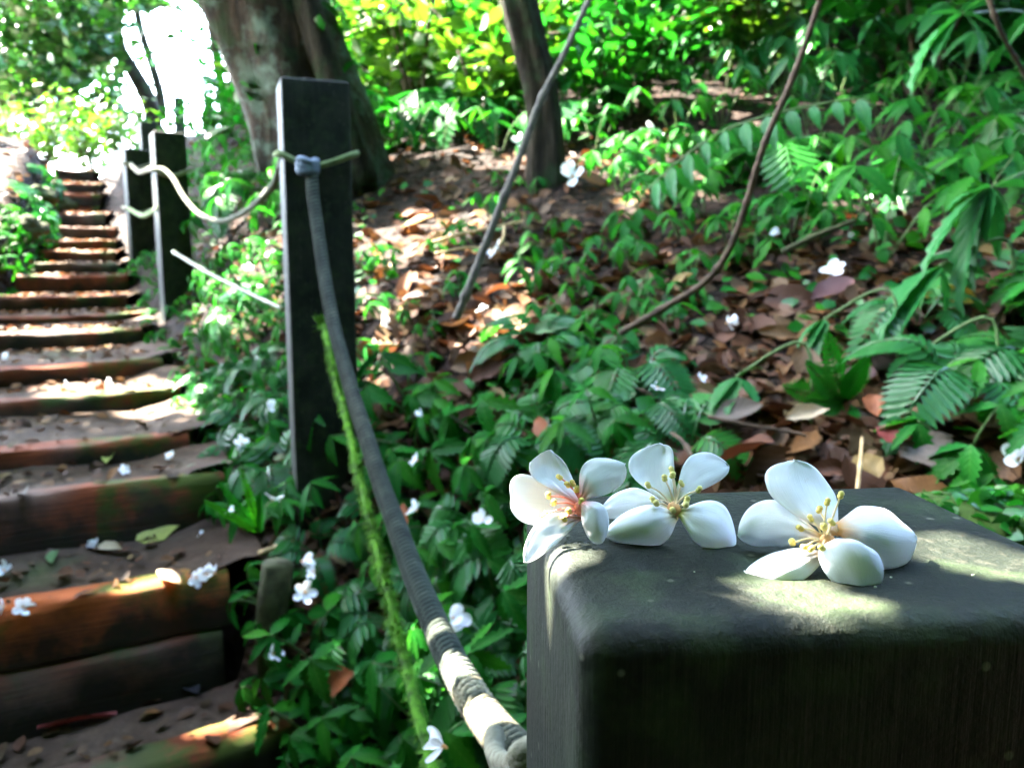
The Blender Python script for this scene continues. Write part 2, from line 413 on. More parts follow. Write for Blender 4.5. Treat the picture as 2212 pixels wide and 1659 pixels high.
# ------------------------------------------------------------------ the ground and the path
def axis(a, b, lo, hi, fine, grow=1.16):
    xs = list(np.arange(lo, hi, fine)); s = fine; x = lo; pre = []
    while x > a: s *= grow; x -= s; pre.append(x)
    s = fine; x = xs[-1]; post = []
    while x < b: s *= grow; x += s; post.append(x)
    return pre[::-1]+xs+post
xs, ys = axis(-120, 120, -4.5, 2.6, .055), axis(-40, 160, .2, 7.8, .055)
gm = MB()
gm.v = [(x, y, gz(x, y)) for y in ys for x in xs]; nx = len(xs)
gm.f = [(j*nx+i, j*nx+i+1, (j+1)*nx+i+1, (j+1)*nx+i) for j in range(len(ys)-1) for i in range(nx-1)]
gm.uv = [(0, 0)]*len(gm.v)
tag(obj('hillside', gm.mesh('hillside', M['ground'])), 'steep forest hillside of dark humus above the stepped trail', None, None, 'structure')

pm = MB()
for (s0, z0), (s1, z1) in zip(STEPS, STEPS[1:]+[(9.5, 1.0)]):
    nu, nv = max(4, int((s1-s0)/.035)), 34
    w0 = interp(WID, (s0+s1)/2)+.05
    def tread(a, b, s0=s0, s1=s1, z0=z0, z1=z1, w0=w0):
        s = lerp(s0+.035, s1+.02, a); u = lerp(-w0, .06, b)
        p = trail_pt(s, u)
        edge = smooth(.0, .12, b)*smooth(1.0, .9, b) if False else 1
        z = z0-.006+.02*smooth(.5, 1, a)+.014*nz(p.x, p.y, 5, 2.0)+.008*nz(p.x, p.y, 17, 4.0) + .03*smooth(.86, 1.0, b)
        if a > .999: z -= .12
        return (p.x, p.y, z), (0, 0)
    pm.grid(tread, nu, nv)
tag(obj('path', pm.mesh('path', M['path'])), 'trodden grey brown soil of the stepped trail', None, None, 'structure')

def beam(s, z0, z1, th, u0, u1, seed, name, parent, mat='timber'):
    n_l = max(12, int((u1-u0)/.035)); prof = []
    h = z1-z0; r = min(.018, h*.35)
    for (a, b) in ((0, 0), (0, h*.5), (0, h-r), (r*.3, h-r*.3), (r, h), (th*.6, h), (th-r, h), (th, h-r), (th, 0)): prof.append((a, b))
    m = MB(); k = len(prof); vs_, uv, fs = [], [], []
    for i in range(n_l+1):
        t = i/n_l; u = lerp(u0, u1, t)
        for j, (a, b) in enumerate(prof):
            q = trail_pt(s+a, u)
            e = .013*nz(u*3, j*.35, 1.7, seed)+.007*nz(u*11, j*.9, 1.3, seed+4)
            sag = -.012*math.sin(t*math.pi)*(seed % 1.0)
            q = q - T*(e if j < 4 else 0)
            vs_.append((q.x, q.y, z0+b+(e*.7 if j >= 2 and j < 8 else 0)+sag*(j > 1))); uv.append((t, j/(k-1)))
    for i in range(n_l):
        for j in range(k-1):
            fs.append((i*k+j, i*k+j+1, (i+1)*k+j+1, (i+1)*k+j))
    fs.append(tuple(range(k-1, -1, -1))); fs.append(tuple(n_l*k+j for j in range(k)))
    m.add(vs_, fs, uv)
    return kid(parent, name, m.mesh(name, M[mat]))
ordw = ['', '', 'lowest', 'second', 'third', 'fourth', 'fifth', 'sixth', 'seventh', 'eighth', 'ninth', 'tenth', 'eleventh', 'twelfth', 'thirteenth', 'fourteenth', 'fifteenth', 'sixteenth', 'seventeenth', 'topmost']
extra = {2: 'grey brown timber step edge with green moss at its right end, in the near corner', 3: 'deep step edge of worn orange timber facing the viewer beside the short stake',
         4: 'grey step edge greened with moss, its right end overgrown by grass', 5: 'thin pinkish sunlit plank edge lying above the mossy step'}
for i, (s, z) in enumerate(STEPS):
    if i < 2: continue
    zp = STEPS[i-1][1]; w = interp(WID, s)
    lab = extra.get(i, f'weathered timber edge of the {ordw[i]} step counted from below')
    root = empty('step_edge', trail_pt(s, 0, zp)); root.location = (0, 0, 0)
    tag(root, lab, 'step', 'timber step edges climbing the trail')
    ur = rnd.uniform(-.02, .06) if i > 4 else {2: .05, 3: -.02, 4: .03}[i]
    rise = z-zp
    if rise > .14:
        mid = zp+rise*(.55 if i == 3 else rnd.uniform(.42, .55))
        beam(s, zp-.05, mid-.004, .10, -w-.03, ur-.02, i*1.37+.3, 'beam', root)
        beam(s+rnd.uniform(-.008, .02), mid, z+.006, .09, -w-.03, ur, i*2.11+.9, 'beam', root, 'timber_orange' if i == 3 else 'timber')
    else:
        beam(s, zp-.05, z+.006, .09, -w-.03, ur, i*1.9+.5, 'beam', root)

# ------------------------------------------------------------------ posts
def post_mesh(W, D, zt, zb, alpha, c, bev, mat, dent=0.0):
    a = Vector((math.cos(alpha), math.sin(alpha), 0)); b = Vector((-math.sin(alpha), math.cos(alpha), 0))
    m = MB()
    seg = 5; ring = []
    def loop(off, z):
        out = []; r = bev
        for (cx, cy_, a0) in ((r, r, 180), (W-r, r, 270), (W-r, D-r, 0), (r, D-r, 90)):
            for k in range(seg+1):
                th = R(a0+90*k/seg); out.append((cx+math.cos(th)*(r-off), cy_+math.sin(th)*(r-off), z))
        return out
    levels = []
    zz = zb
    while zz < zt-bev-.001: levels.append((0, zz)); zz += max(.04, (zt-zb)/24)
    for k in range(seg+1):
        th = R(90*k/seg); levels.append((bev*(1-math.cos(th)), zt-bev+bev*math.sin(th)))
    n = 4*(seg+1); vs_ = []; fs = []
    for (o, z) in levels:
        for (px, py, pz) in loop(min(o, bev*.999), z):
            w = c+a*px+b*py; vs_.append((w.x, w.y, pz+.0012*nz(px*40, py*40, 1, zt)))
    L = len(levels)
    for i in range(L-1):
        for k in range(n):
            k2 = (k+1) % n; fs.append((i*n+k, i*n+k2, (i+1)*n+k2, (i+1)*n+k))
    fs.append(tuple((L-1)*n+k for k in range(n)))
    m.add(vs_, fs)
    me = m.mesh('post', mat)
    return me
def make_post(corner, W, D, zt, zb, deg, bev, mat, label):
    c = Vector((corner[0], corner[1], 0))
    o = obj('post', post_mesh(W, D, zt, zb, R(deg), c, bev, mat))
    return tag(o, label, 'post', 'square rope posts along the trail')
TOPZ = -.077
make_post((.0145, .1595), .140, .112, TOPZ, -1.45, 5, .0065, M['post'], 'nearest square grey post with three white flowers laid on its top')
pc = P(622, 700, 1.70); make_post((pc.x+.006, 1.695), .142, .112, P(690, 165, 1.70).z, -.85, 21, .006, M['post_far'], 'tall dark middle post with a rope knotted round it')
pc = P(345, 500, 3.62); make_post((pc.x, 3.62), .135, .12, P(370, 282, 3.62).z, -.6, 33, .008, M['post_far'], 'dark post halfway up the steps holding the sagging rope end')
pc = P(281, 500, 4.85); make_post((pc.x, 4.85), .14, .12, P(300, 320, 4.85).z, -.5, 35, .01, M['post_far'], 'dark post just behind the halfway post, nearer the steps')
pc = P(306, 320, 6.3); make_post((pc.x, 6.3), .12, .12, P(318, 262, 6.3).z, 0, 32, .01, M['post_far'], 'short looking dark post peeping up between two nearer posts')
pc = P(379, 300, 10.5); make_post((pc.x, 10.5), .13, .13, P(389, 208, 10.5).z, .5, 20, .01, M['post_far'], 'far thin post against the bright sky, left of a far pair')
pc = P(443, 300, 10.8); make_post((pc.x, 10.8), .13, .13, P(453, 206, 10.8).z, .5, 20, .01, M['post_far'], 'far thin post against green leaves, right of a far pair')
# short stake at the end of the orange step
q = hit(590, 1400); sm = MB(); tp = P(597, 1212, q.y)
sm.tube([(q.x, q.y, q.z-.1), (q.x-.004, q.y, q.z+.02), (q.x+.002, q.y-.004, (q.z+tp.z)/2), (tp.x, q.y, tp.z-.006), (tp.x, q.y, tp.z)], [.034, .034, .032, .032, .022], 9, True, lambda th, L: 1+.10*math.sin(3*th+1)+.05*math.sin(40*L+th))
tag(obj('stake', sm.mesh('stake', M['stake'])), 'short mossy wooden stake at the right end of the orange step', 'stake')

# ------------------------------------------------------------------ ropes
def spline(pts, n):
    pts = [Vector(p) for p in pts]; out = []
    for i in range(len(pts)-1):
        p0, p1, p2, p3 = pts[max(i-1, 0)], pts[i], pts[i+1], pts[min(i+2, len(pts)-1)]
        for k in range(n):
            t = k/n; out.append(.5*((2*p1)+(-p0+p2)*t+(2*p0-5*p1+4*p2-p3)*t*t+(-p0+3*p1-3*p2+p3)*t**3))
    out.append(pts[-1]); return out
def resample(pts, step):
    out = [pts[0]]; acc = 0
    for a, b in zip(pts, pts[1:]):
        d = (b-a).length
        while acc+d >= step:
            t = (step-acc)/d; a = a+(b-a)*t; out.append(a.copy()); d = (b-a).length; acc = 0
        acc += d
    return out
def braid(th, L):
    return .72+.42*abs(math.sin(1.5*th+L*330))**.8*(.8+.2*abs(math.sin(4*th)))+.05*math.sin(L*19)*math.sin(th+L*7)
RY = [(672, 352, 1.66), (676, 420, 1.63), (685, 485, 1.59), (702, 605, 1.50), (730, 740, 1.38), (772, 885, 1.22), (815, 1020, 1.06), (850, 1118, .93), (890, 1228, .80), (940, 1352, .665), (1000, 1470, .555), (1062, 1565, .475), (1130, 1640, .41), (1200, 1700, .36), (1290, 1740, .31)]
rp = resample(spline([P(*a) for a in RY], 10), .0016)
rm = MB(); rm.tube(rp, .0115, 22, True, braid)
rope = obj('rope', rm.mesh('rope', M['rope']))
tag(rope, 'thick braided rope sagging from the tall middle post to the nearest post', 'rope', 'ropes strung between the posts')
km = MB()
for a in range(3):
    c = P(668, 352+a*9, 1.655); km.tube([c+Vector((.017*math.cos(t)-.002, -.004+.016*math.sin(t), .004*math.sin(2*t+a))) for t in np.linspace(0, 2*math.pi, 14)], .0085, 8)
kid(rope, 'knot', km.mesh('knot', M['rope_blue']))
km = MB()                                            # pale wrapping where the rope meets the near post
for a in range(4):
    c0, c1 = P(1068+a*4, 1625+a*13, .40), P(1150, 1611+a*15, .33)
    km.tube(spline([c0+Vector((0, .02, 0)), c0, (c0+c1)/2-Vector((0, .012, 0)), c1, c1+Vector((.05, .03, 0))], 5), .0055, 8)
kid(rope, 'binding', km.mesh('binding', M['rope_pale']))
def ring_around(center, W, D, deg, z, sag, r, mat, label):
    al = R(deg); a = Vector((math.cos(al), math.sin(al), 0)); b = Vector((-math.sin(al), math.cos(al), 0)); e = r*.8
    cs = [(-e, D+e), (-e, D*.5), (-e, -e), (W*.42, -e-.004), (W+e, -e), (W+e, D*.5), (W+e, D+e), (W*.5, D+e), (-e, D+e)]
    zz = [.02, .012, .004, -sag, 0.012, .016, .02, .02, .02]
    pts = [Vector((center[0], center[1], z))+a*x+b*y+Vector((0, 0, h)) for (x, y), h in zip(cs, zz)]
    m = MB(); m.tube(spline(pts, 5), r, 8); o = obj('rope_loop', m.mesh('rope_loop', mat))
    return tag(o, label, 'rope', 'rope loops tied round the posts')
p2 = P(622, 700, 1.70); ring_around((p2.x+.006, 1.695), .142, .112, 21, P(650, 338, 1.69).z, .018, .007, M['rope_green'], 'mossy rope loop tied round the tall middle post')
p3 = P(345, 500, 3.62); ring_around((p3.x, 3.62),   .135, .12, 33, P(345, 368, 3.6).z, .02, .010, M['rope_pale'], 'pale rope loop round the halfway post')
p4 = P(281, 500, 4.85)
for V_, l_ in ((354, 'upper rope loop round the post behind the halfway post'), (452, 'middle rope loop round the post behind the halfway post'), (573, 'lowest rope loop round the post behind the halfway post')):
    ring_around((p4.x, 4.85), .14, .12, 35, P(281, V_, 4.83).z, .02, .011, M['rope_pale'], l_)
def plain_rope(pts, r, mat, label):
    rr = resample(spline(pts, 8), r*.35); m = MB(); m.tube(rr, r, 12, True, lambda th, L: .9+.16*abs(math.sin(3*th+L/r*1.6)))
    return tag(obj('rope', m.mesh('rope', mat)), label, 'rope', 'ropes strung between the posts')
plain_rope([P(330, 366, 3.60), P(352, 366, 3.52), P(374, 386, 3.38), P(396, 424, 3.2), P(430, 462, 2.95), P(478, 478, 2.70), P(535, 454, 2.4), P(585, 405, 2.1), P(603, 362, 1.85), P(612, 340, 1.76)], .0085, M['rope_old'], 'pale rope hanging in a deep curve between halfway and middle posts')
plain_rope([P(283, 355, 4.85), P(300, 372, 4.6), P(318, 368, 4.2), P(338, 362, 3.66)], .013, M['rope_pale'], 'short upper rope between the two posts halfway up')
plain_rope([P(280, 452, 4.83), P(305, 466, 4.5), P(322, 462, 4.1), P(342, 450, 3.64)], .013, M['rope_green'], 'short lower rope between the two posts halfway up')

# moss covered vine beside the rope
MV = [(700, 700, 1.60), (716, 770, 1.50), (742, 880, 1.36), (770, 1000, 1.22), (800, 1130, 1.06), (828, 1235, .95), (851, 1335, .86), (880, 1450, .78), (912, 1570, .70), (935, 1680, .63)]
mp = resample(spline([P(*a) for a in MV], 10), .006); mm = MB()
mm.tube(mp, .0055, 10, True, lambda th, L: 1+.25*math.sin(L*37)*math.sin(th+L*11))
mv = obj('mossy_vine', mm.mesh('mossy_vine', M['moss']))
tag(mv, 'thin vine furred with bright green moss hanging just left of the thick rope', 'vine')
tm = MB()
for p in mp:
    dens = .5+.9*noise.noise(p*5)
    for k in range(int(62*max(.25, dens))):
        d = Vector((rnd.gauss(0, 1), rnd.gauss(0, 1), rnd.gauss(0, 1))).normalized(); l = rnd.uniform(.005, .0100)*(.6+.8*max(0, dens))
        e = d.cross(Vector((.3, .2, .9))).normalized()*.0016; b = p+d*.004+Vector((rnd.uniform(-.004, .004), 0, rnd.uniform(-.003, .003)))
        tm.add([b-e, b+e, b+d*l+Vector((0, 0, -.003))], [(0, 1, 2)])
for k in range(26):
    p = mp[0]+Vector((rnd.uniform(-.012, .012), rnd.uniform(-.01, .01), rnd.uniform(-.012, .006))); d = Vector((rnd.gauss(-.4, .6), rnd.gauss(0, .6), rnd.gauss(.7, .5))).normalized(); e = d.cross(Vector((.3, .9, .2))).normalized()*.003
    tm.add([p-e, p+e, p+d*.028], [(0, 1, 2)])
o = kid(mv, 'moss', tm.mesh('moss', M['moss'], False)); o['kind'] = 'stuff'

# ------------------------------------------------------------------ the three flowers on the post
def map12(zx, zy): return 1081.6+zx*.25147, 927.1+zy*.25147
def map3(zx, zy): return 1545.1+zx*.22353, 958.0+zy*.22353
def petal_prof(t):
    w = .17+.83*math.sin(math.pi/2*min(1, t/.60))**1.25
    if t > .60: w = (max(0, 1-((t-.60)/.40)**2.3))**.5
    return w
def petal(flower, C, pts, mp_, Yc, mat, seed, crinkle=.0009):
    W = [P(*mp_(a, b), Yc+d) for a, b, d in pts]
    B, Mi, Tp, Lf, Rt = W
    side = (Rt-Lf)/2; cen = (Rt+Lf)/2; ctl = 2*Mi-.5*(B+Tp)
    sp = lambda t: B*(1-t)**2+ctl*2*t*(1-t)+Tp*t*t
    cup = cen-sp(.58); nrm = side.cross(Tp-B).normalized()
    m = MB()
    def fn(a, b):
        t = 1-(1-a)**1.7; s = b*2-1; w = petal_prof(t)
        q = sp(t)+side*(s*w)+cup*(s*s*w)
        q += nrm*(crinkle*(nz(s*2.2, t*4, 1, seed)*(.3+abs(s))+.5*math.sin(s*9+seed)*max(0, .6-t)))
        q += (Tp-B)*(.035*nz(s*2.5, .2, 1, seed+3)*smooth(.7, 1, t)-.03*smooth(.25, 0, abs(s-.15))*smooth(.85, 1, t)*(1 if int(seed) % 2 else -.6))
        return q-C, (t, b)
    m.grid(fn, 26, 17)
    o = kid(flower, 'petal', m.mesh('petal', mat))
    md = o.modifiers.new('thickness', 'SOLIDIFY'); md.thickness = .00022; md.offset = 0
    return o
def stamen(flower, C, base, tip, filmat, antmat, r=.0003, ra=.00085, bend=.15):
    mid = (base+tip)/2+Vector((0, 0, (tip-base).length*bend)); m = MB()
    m.tube([p-C for p in spline([base, mid, tip], 6)], [r*1.3]*3+[r*.85]*10, 7)
    o = kid(flower, 'stamen', m.mesh('stamen', filmat))
    d = (tip-mid).normalized(); e = Vector((rnd.uniform(-.5, .5), rnd.uniform(-.4, .2), rnd.uniform(.2, 1))).normalized(); m2 = MB()
    d = (d*.4+e*.8).normalized(); prof = [(0, .35), (.12, .8), (.3, 1), (.5, .82), (.7, 1.02), (.88, .8), (1, .3)]
    m2.tube([tip-C+d*(t-.4)*ra*2.7 for t, _ in prof], [ra*w for _, w in prof], 9, True, lambda th, L: 1+.12*math.cos(2*th)+.08*math.sin(5*th+L*3000))
    kid(o, 'anther', m2.mesh('anther', antmat))
def flower(name, mp_, Yc, center, petals, anthers, pm_, fm, am, label, core):
    C = P(*mp_(*center), Yc)
    f = empty(name, C); tag(f, label, 'flower', 'white flowers laid out on the near post')
    for i, ps in enumerate(petals): petal(f, C, ps, mp_, Yc, pm_, i*1.7+Yc*50+2.3)
    for a in anthers:
        tip = P(*mp_(a[0], a[1]), Yc+a[2]); b = C+Vector((rnd.uniform(-.0012, .0012), rnd.uniform(-.0008, .0012), rnd.uniform(-.001, .001)))
        stamen(f, C, b, tip, fm, am, bend=a[3] if len(a) > 3 else .12)
    m = MB(); dirn = (P(*mp_(center[0]-60, center[1]-60), Yc-.002)-C).normalized()
    m.tube([dirn*(-.004), dirn*(-.002), Vector((0, 0, 0)), dirn*.002, dirn*.003], [.0006, .0016, .0020, .0014, .0004], 12)
    kid(f, 'core', m.mesh('core', core))
    return f
flower('flower', map12, .221, (690, 690), [
    [(680, 640, .002), (450, 400, .008), (430, 185, .010), (255, 380, .006), (635, 470, .008)],
    [(670, 690, .002), (390, 630, .006), (90, 590, .002), (250, 395, .006), (295, 825, .001)],
    [(690, 770, -.001), (440, 860, -.006), (205, 1135, -.012), (350, 775, -.006), (530, 935, -.006)],
    [(700, 595, .000), (835, 390, .0015), (1060, 300, .004), (735, 280, .004), (950, 540, .001)],
    [(700, 630, -.002), (800, 745, -.006), (872, 970, -.006), (715, 850, -.004), (905, 690, -.003)]],
    [(510, 415, .004), (578, 480, .003), (622, 470, .003), (652, 522, .002), (410, 575, .001), (455, 635, .0), (690, 625, -.001), (368, 735, -.002), (585, 705, -.003), (548, 772, -.004)],
    M['petal1'], M['fil1'], M['anther'], 'white flower with a pink red throat overhanging the left corner of the near post', simple('flower_core_pink', (.85, .25, .2), .6, 300, .3, .0003))
flower('flower', map12, .2205, (1495, 690), [
    [(1475, 640, .002), (1310, 400, .008), (1365, 130, .012), (1100, 330, .009), (1490, 320, .007)],
    [(1510, 630, .002), (1690, 395, .006), (1955, 310, .010), (1640, 225, .010), (1775, 500, .005)],
    [(1450, 690, .004), (1150, 620, .009), (865, 690, .011), (1130, 505, .013), (1120, 760, .007)],
    [(1500, 740, -.001), (1230, 815, -.006), (895, 910, -.001), (1210, 660, .001), (1345, 1000, -.003)],
    [(1540, 715, -.001), (1790, 815, -.006), (2010, 1010, -.004), (1880, 635, .001), (1690, 985, -.006)]],
    [(1268, 485, .003), (1408, 425, .004), (1475, 400, .004), (1470, 355, .005), (1556, 472, .003), (1700, 522, -.002), (1310, 610, -.001), (1338, 640, -.003), (1598, 610, -.002), (1590, 652, -.003), (1480, 700, -.005, .0)],
    M['petal2'], M['fil2'], M['anther2'], 'white flower with pale yellow stamens in the middle of the row of three', M['core'])
flower('flower', map3, .197, (1090, 950), [
    [(1150, 890, .001), (850, 500, .010), (760, 165, .016), (500, 430, .012), (1150, 480, .013)],
    [(1040, 935, .0), (600, 800, .009), (232, 880, .015), (530, 540, .014), (620, 990, .012)],
    [(1085, 1040, -.001), (690, 1180, -.005), (290, 1235, -.001), (700, 1030, .000), (740, 1360, -.007)],
    [(1190, 810, .001), (1600, 840, -.003), (1940, 900, .006), (1490, 600, .009), (1650, 1215, .000)],
    [(1130, 960, -.002), (1290, 985, -.0095), (1430, 1425, -.0105), (1010, 1150, -.006), (1590, 1100, -.008)]],
    [(1210, 505, .002, .02), (1080, 572, .004), (1005, 645, .005), (925, 730, .005), (825, 822, .004), (745, 960, .001), (1050, 810, -.002), (1130, 765, -.001), (920, 1020, -.004), (870, 1000, -.003), (1030, 1010, -.006)],
    M['petal3'], M['fil3'], M['anther'], 'largest white flower with an orange throat nearest the viewer on the post', M['core'])
cm = MB()
for U_, V_ in ((2102, 1243), (1891, 1268), (1925, 1247), (1612, 1113), (1500, 1235)):
    d = ray(U_, V_); k = (TOPZ+.0004)/d.z; c = d*k; r = rnd.uniform(.0002, .0005)
    cm.tube([c+Vector((-r, 0, 0)), c+Vector((-r*.5, 0, r*.3)), c+Vector((r*.6, r*.2, r*.2)), c+Vector((r, 0, 0))], [r*.3, r*.8, r*.7, r*.2], 6)
tag(obj('crumbs', cm.mesh('crumbs', M['crumb'])), 'pale crumbs of pollen scattered on top of the near post', None, None, 'stuff')

# ------------------------------------------------------------------ trees
def trunk_mesh(pts, rad, mat, n=20, rough=.10, seed=1.0):
    m = MB(); m.tube(resample(spline(pts, 8), .06), [0]*0 or .1, 3) if False else None
    sp = resample(spline(pts, 10), .06); k = len(sp); rr = [interp(list(zip(np.linspace(0, 1, len(rad)), rad)), i/(k-1)) for i in range(k)]
    m.tube(sp, rr, n, True, lambda th, L: 1+rough*nz(math.cos(th)*2.2, math.sin(th)*2.2+L*1.3, 1, seed)*1.6+rough*.7*math.sin(5*th+seed+L*.8)*.6+.04*nz(th*4, L*6, 1, seed))
    return m.mesh('trunk', mat)
LT = np.array([(0, 0, 0), (.35, .30, .05), (.35, -.30, .05), (.72, .22, .02), (.72, -.22, .02), (1, 0, -.10), (.38, 0, -.02), (.74, 0, -.04)], dtype=np.float64)-np.array([.5, 0, 0])
LF = np.array([(0, 6, 1, 1), (0, 2, 6, 6), (1, 6, 7, 3), (6, 2, 4, 7), (3, 7, 5, 5), (7, 4, 5, 5)])
def leaf_cloud(name, pos, size, up=(0, 0, 1), tilt=.7, mat=None, wid=1.0, hang=0.0):
    n = len(pos); pos = np.asarray(pos); size = np.asarray(size)
    nr = np.asarray(up, float)+nrg.normal(0, tilt, (n, 3)); nr /= np.linalg.norm(nr, axis=1)[:, None]
    az = nrg.uniform(0, 2*np.pi, n); d = np.stack([np.cos(az), np.sin(az), np.full(n, -hang)], 1)
    d -= nr*(d*nr).sum(1)[:, None]; d /= np.linalg.norm(d, axis=1)[:, None]; s = np.cross(nr, d)
    V_ = pos[:, None, :]+size[:, None, None]*(LT[None, :, 0:1]*d[:, None, :]+LT[None, :, 1:2]*wid*s[:, None, :]+LT[None, :, 2:3]*nr[:, None, :])
    me = bpy.data.meshes.new(name); nv = len(LT)
    tris = []
    for f in LF:
        if f[2] == f[3]: tris.append(f[:3])
        else: tris += [f[[0, 1, 2]], f[[0, 2, 3]]]
    tris = np.array(tris); nf = len(tris)
    idx = (tris[None]+np.arange(n)[:, None, None]*nv).reshape(-1)
    me.vertices.add(n*nv); me.vertices.foreach_set('co', V_.astype(np.float32).ravel())
    me.loops.add(len(idx)); me.loops.foreach_set('vertex_index', idx.astype(np.int32))
    me.polygons.add(n*nf); me.polygons.foreach_set('loop_start', np.arange(0, n*nf*3, 3, dtype=np.int32))
    me.update(calc_edges=True); me.materials.append(mat); return me

bigt = empty('tree', (-.78, 3.75, .35)); C0 = Vector(bigt.location)
tag(bigt, 'large leaning tree with lichen spotted bark rising behind the tall middle post', 'tree')
def D_(U, V, Y): return P(U, V, Y)
tpts = [P(735, 470, 3.75), P(712, 395, 3.75), P(690, 320, 3.74), P(665, 230, 3.74), P(612, 100, 3.74), P(558, -20, 3.74), P(470, -220, 3.8), P(350, -520, 3.9), P(230, -950, 4.2)]
obj('trunk', trunk_mesh([p-C0 for p in tpts], [.30, .275, .255, .24, .235, .23, .21, .18, .12], M['bark'], 40, .16, 2.2), bigt)
obj('branch', trunk_mesh([p-C0 for p in (P(790, 400, 3.55), P(758, 300, 3.52), P(718, 180, 3.5), P(680, 60, 3.52), P(650, -40, 3.58), P(590, -260, 3.7))], [.06, .055, .062, .06, .055, .05], M['bark2'], 12, .14, 5.0), bigt)
t2 = empty('tree', hit(1175, 400)); C2 = Vector(t2.location); y2 = C2.y
tag(t2, 'slender leaning tree standing right of centre behind the sunlit litter', 'tree')
obj('trunk', trunk_mesh([p-C2 for p in (P(1185, 440, y2), P(1182, 380, y2), P(1178, 280, y2), P(1165, 180, y2), P(1140, 90, y2), P(1113, -10, y2), P(1060, -200, y2+.1), P(980, -500, y2+.3), P(880, -1000, y2+.6))], [.085, .062, .066, .08, .105, .125, .12, .10, .05], M['bark2'], 24, .15, 8.0), t2)

# sunlit spots: (point, radius) seen lit in the photograph; the crowns leave openings towards the sun there
LIT = []
def lit(U, V, r, Y=None):
    p = P(U, V, Y) if Y else hit(U, V)
    if p is not None: LIT.append((p, r*(1.5 if p.y > 1.9 else 1)))
def top_pt(U, V):
    d = ray(U, V); return d*(TOPZ/d.z)
LIT += [(top_pt(1690, 1300), .010), (top_pt(1800, 1300), .010), (top_pt(1850, 1330), .006), (top_pt(2120, 1205), .010), (top_pt(2180, 1215), .010), (top_pt(2190, 1300), .008), (top_pt(1990, 1160), .004)]
lit(1160, 1160, .009, .212)
lit(1000, 1470, .030, .555); lit(1055, 1540, .03, .475); lit(960, 1390, .015, .63)
for a in ((1130, 345, .10), (1240, 400, .10), (1290, 440, .10), (1000, 470, .13), (900, 510, .10), (960, 560, .12), (1080, 560, .09), (1020, 650, .10), (1090, 640, .05), (840, 715, .06), (930, 660, .08), (1160, 590, .06), (1210, 520, .06), (1400, 310, .06), (1340, 350, .06), (1180, 450, .07)): lit(*a)
for a in ((300, 935, .06), (210, 945, .05), (400, 925, .05), (230, 800, .04), (100, 805, .04), (60, 690, .03), (120, 640, .03), (90, 575, .03), (160, 570, .03), (110, 395, .30), (30, 395, .35), (180, 400, .2), (70, 410, .3), (40, 470, .12), (130, 440, .1), (20, 540, .12), (250, 680, .03), (330, 700, .03), (560, 600, .10), (500, 560, .1), (540, 650, .08)): lit(*a)
for a in ((1500, 130, .35, 4.2), (1400, 60, .3, 4.5), (1300, 200, .25, 3.8), (1000, 130, .35, 4.5), (980, 60, .3, 4.8), (1050, 230, .25, 4.0), (800, 60, .3, 5), (1180, 50, .12, y2), (850, 200, .2, 4.5), (900, 120, .25, 5.0)): lit(*a)
for a in ((200, 320, .3, 9.5), (80, 330, .3, 10)): lit(*a)
LIT += [(P(1780, 330, 2.3), .05), (P(460, 60, 3.6), .10)]
Lp = np.array([p for p, r in LIT]); Lr = np.array([r for p, r in LIT]); Sv = np.array(SUN)
def canopy(n, xr, yr, hr, size, keep_fn=None):
    pos, sz = [], []
    for _ in range(n):
        x, y = rnd.uniform(*xr), rnd.uniform(*yr); g = Vector((x, y, gz(x, y) if y < 9 else 1.0)); h = rnd.uniform(*hr)
        if x > .68*max(y, 0)+.55 and y > -1.2: continue          # the crowns end here: open sky over the bank
        if keep_fn and rnd.random() > keep_fn(x, y): continue
        q = g+SUN*(h/SUN.z); s = size*rnd.uniform(.7, 1.25)
        d = np.array(q)-Lp; al = d@Sv; d = d-al[:, None]*Sv; dist = np.sqrt((d*d).sum(1))
        if ((dist < Lr+s*.5) & (al > .2)).any(): continue
        pj = project(q)
        if pj and -60 < pj[0] < 2280 and -60 < pj[1] < 1720 and q.y < 7.5: continue
        if pj and 235 < pj[0] < 475 and pj[1] < 285 and pj[1] > -60: continue
        pos.append(tuple(q)); sz.append(s)
    return np.array(pos), np.array(sz)
def dens(x, y):
    if x > .9 and y > 1.5: return 1.0
    return 1.0 if y < 2.2 else (.88 if y < 4.2 else .84)
cp, csz = canopy(60000, (-5.2, 3.4), (-5.0, 8.5), (2.7, 4.2), .17, dens)
# unseen small leaves added to shade the near post: they let through only a few slivers of sun
NEAR = [(top_pt(1690, 1312), .004), (top_pt(1780, 1290), .007), (top_pt(1850, 1320), .004), (top_pt(2130, 1190), .009), (top_pt(2200, 1235), .010),
        (P(1150, 1175, .210), .006), (P(1175, 1150, .213), .005), (P(1000, 1470, .555), .020), (P(1050, 1535, .475), .020), (P(965, 1400, .63), .010)]
Np = np.array([p for p, r in NEAR]); Nr = np.array([r for p, r in NEAR]); lowp, lows = [], []
for _ in range(7600):
    g = Vector((rnd.uniform(-.40, .42), rnd.uniform(.02, .85), rnd.uniform(-.25, -.08))); q = g+SUN*rnd.uniform(.6, 1.3); s_ = .044*rnd.uniform(.8, 1.2)
    pj = project(q)
    if pj and pj[1] > -40: continue
    d = np.array(q)-Np; d = d-(d@Sv)[:, None]*Sv
    if (np.sqrt((d*d).sum(1)) < Nr+s_*.34).any(): continue
    lowp.append(tuple(q)); lows.append(s_)
own = (cp[:, 0]-(-2.8))*.9+(cp[:, 1]-4)*.2 < 0
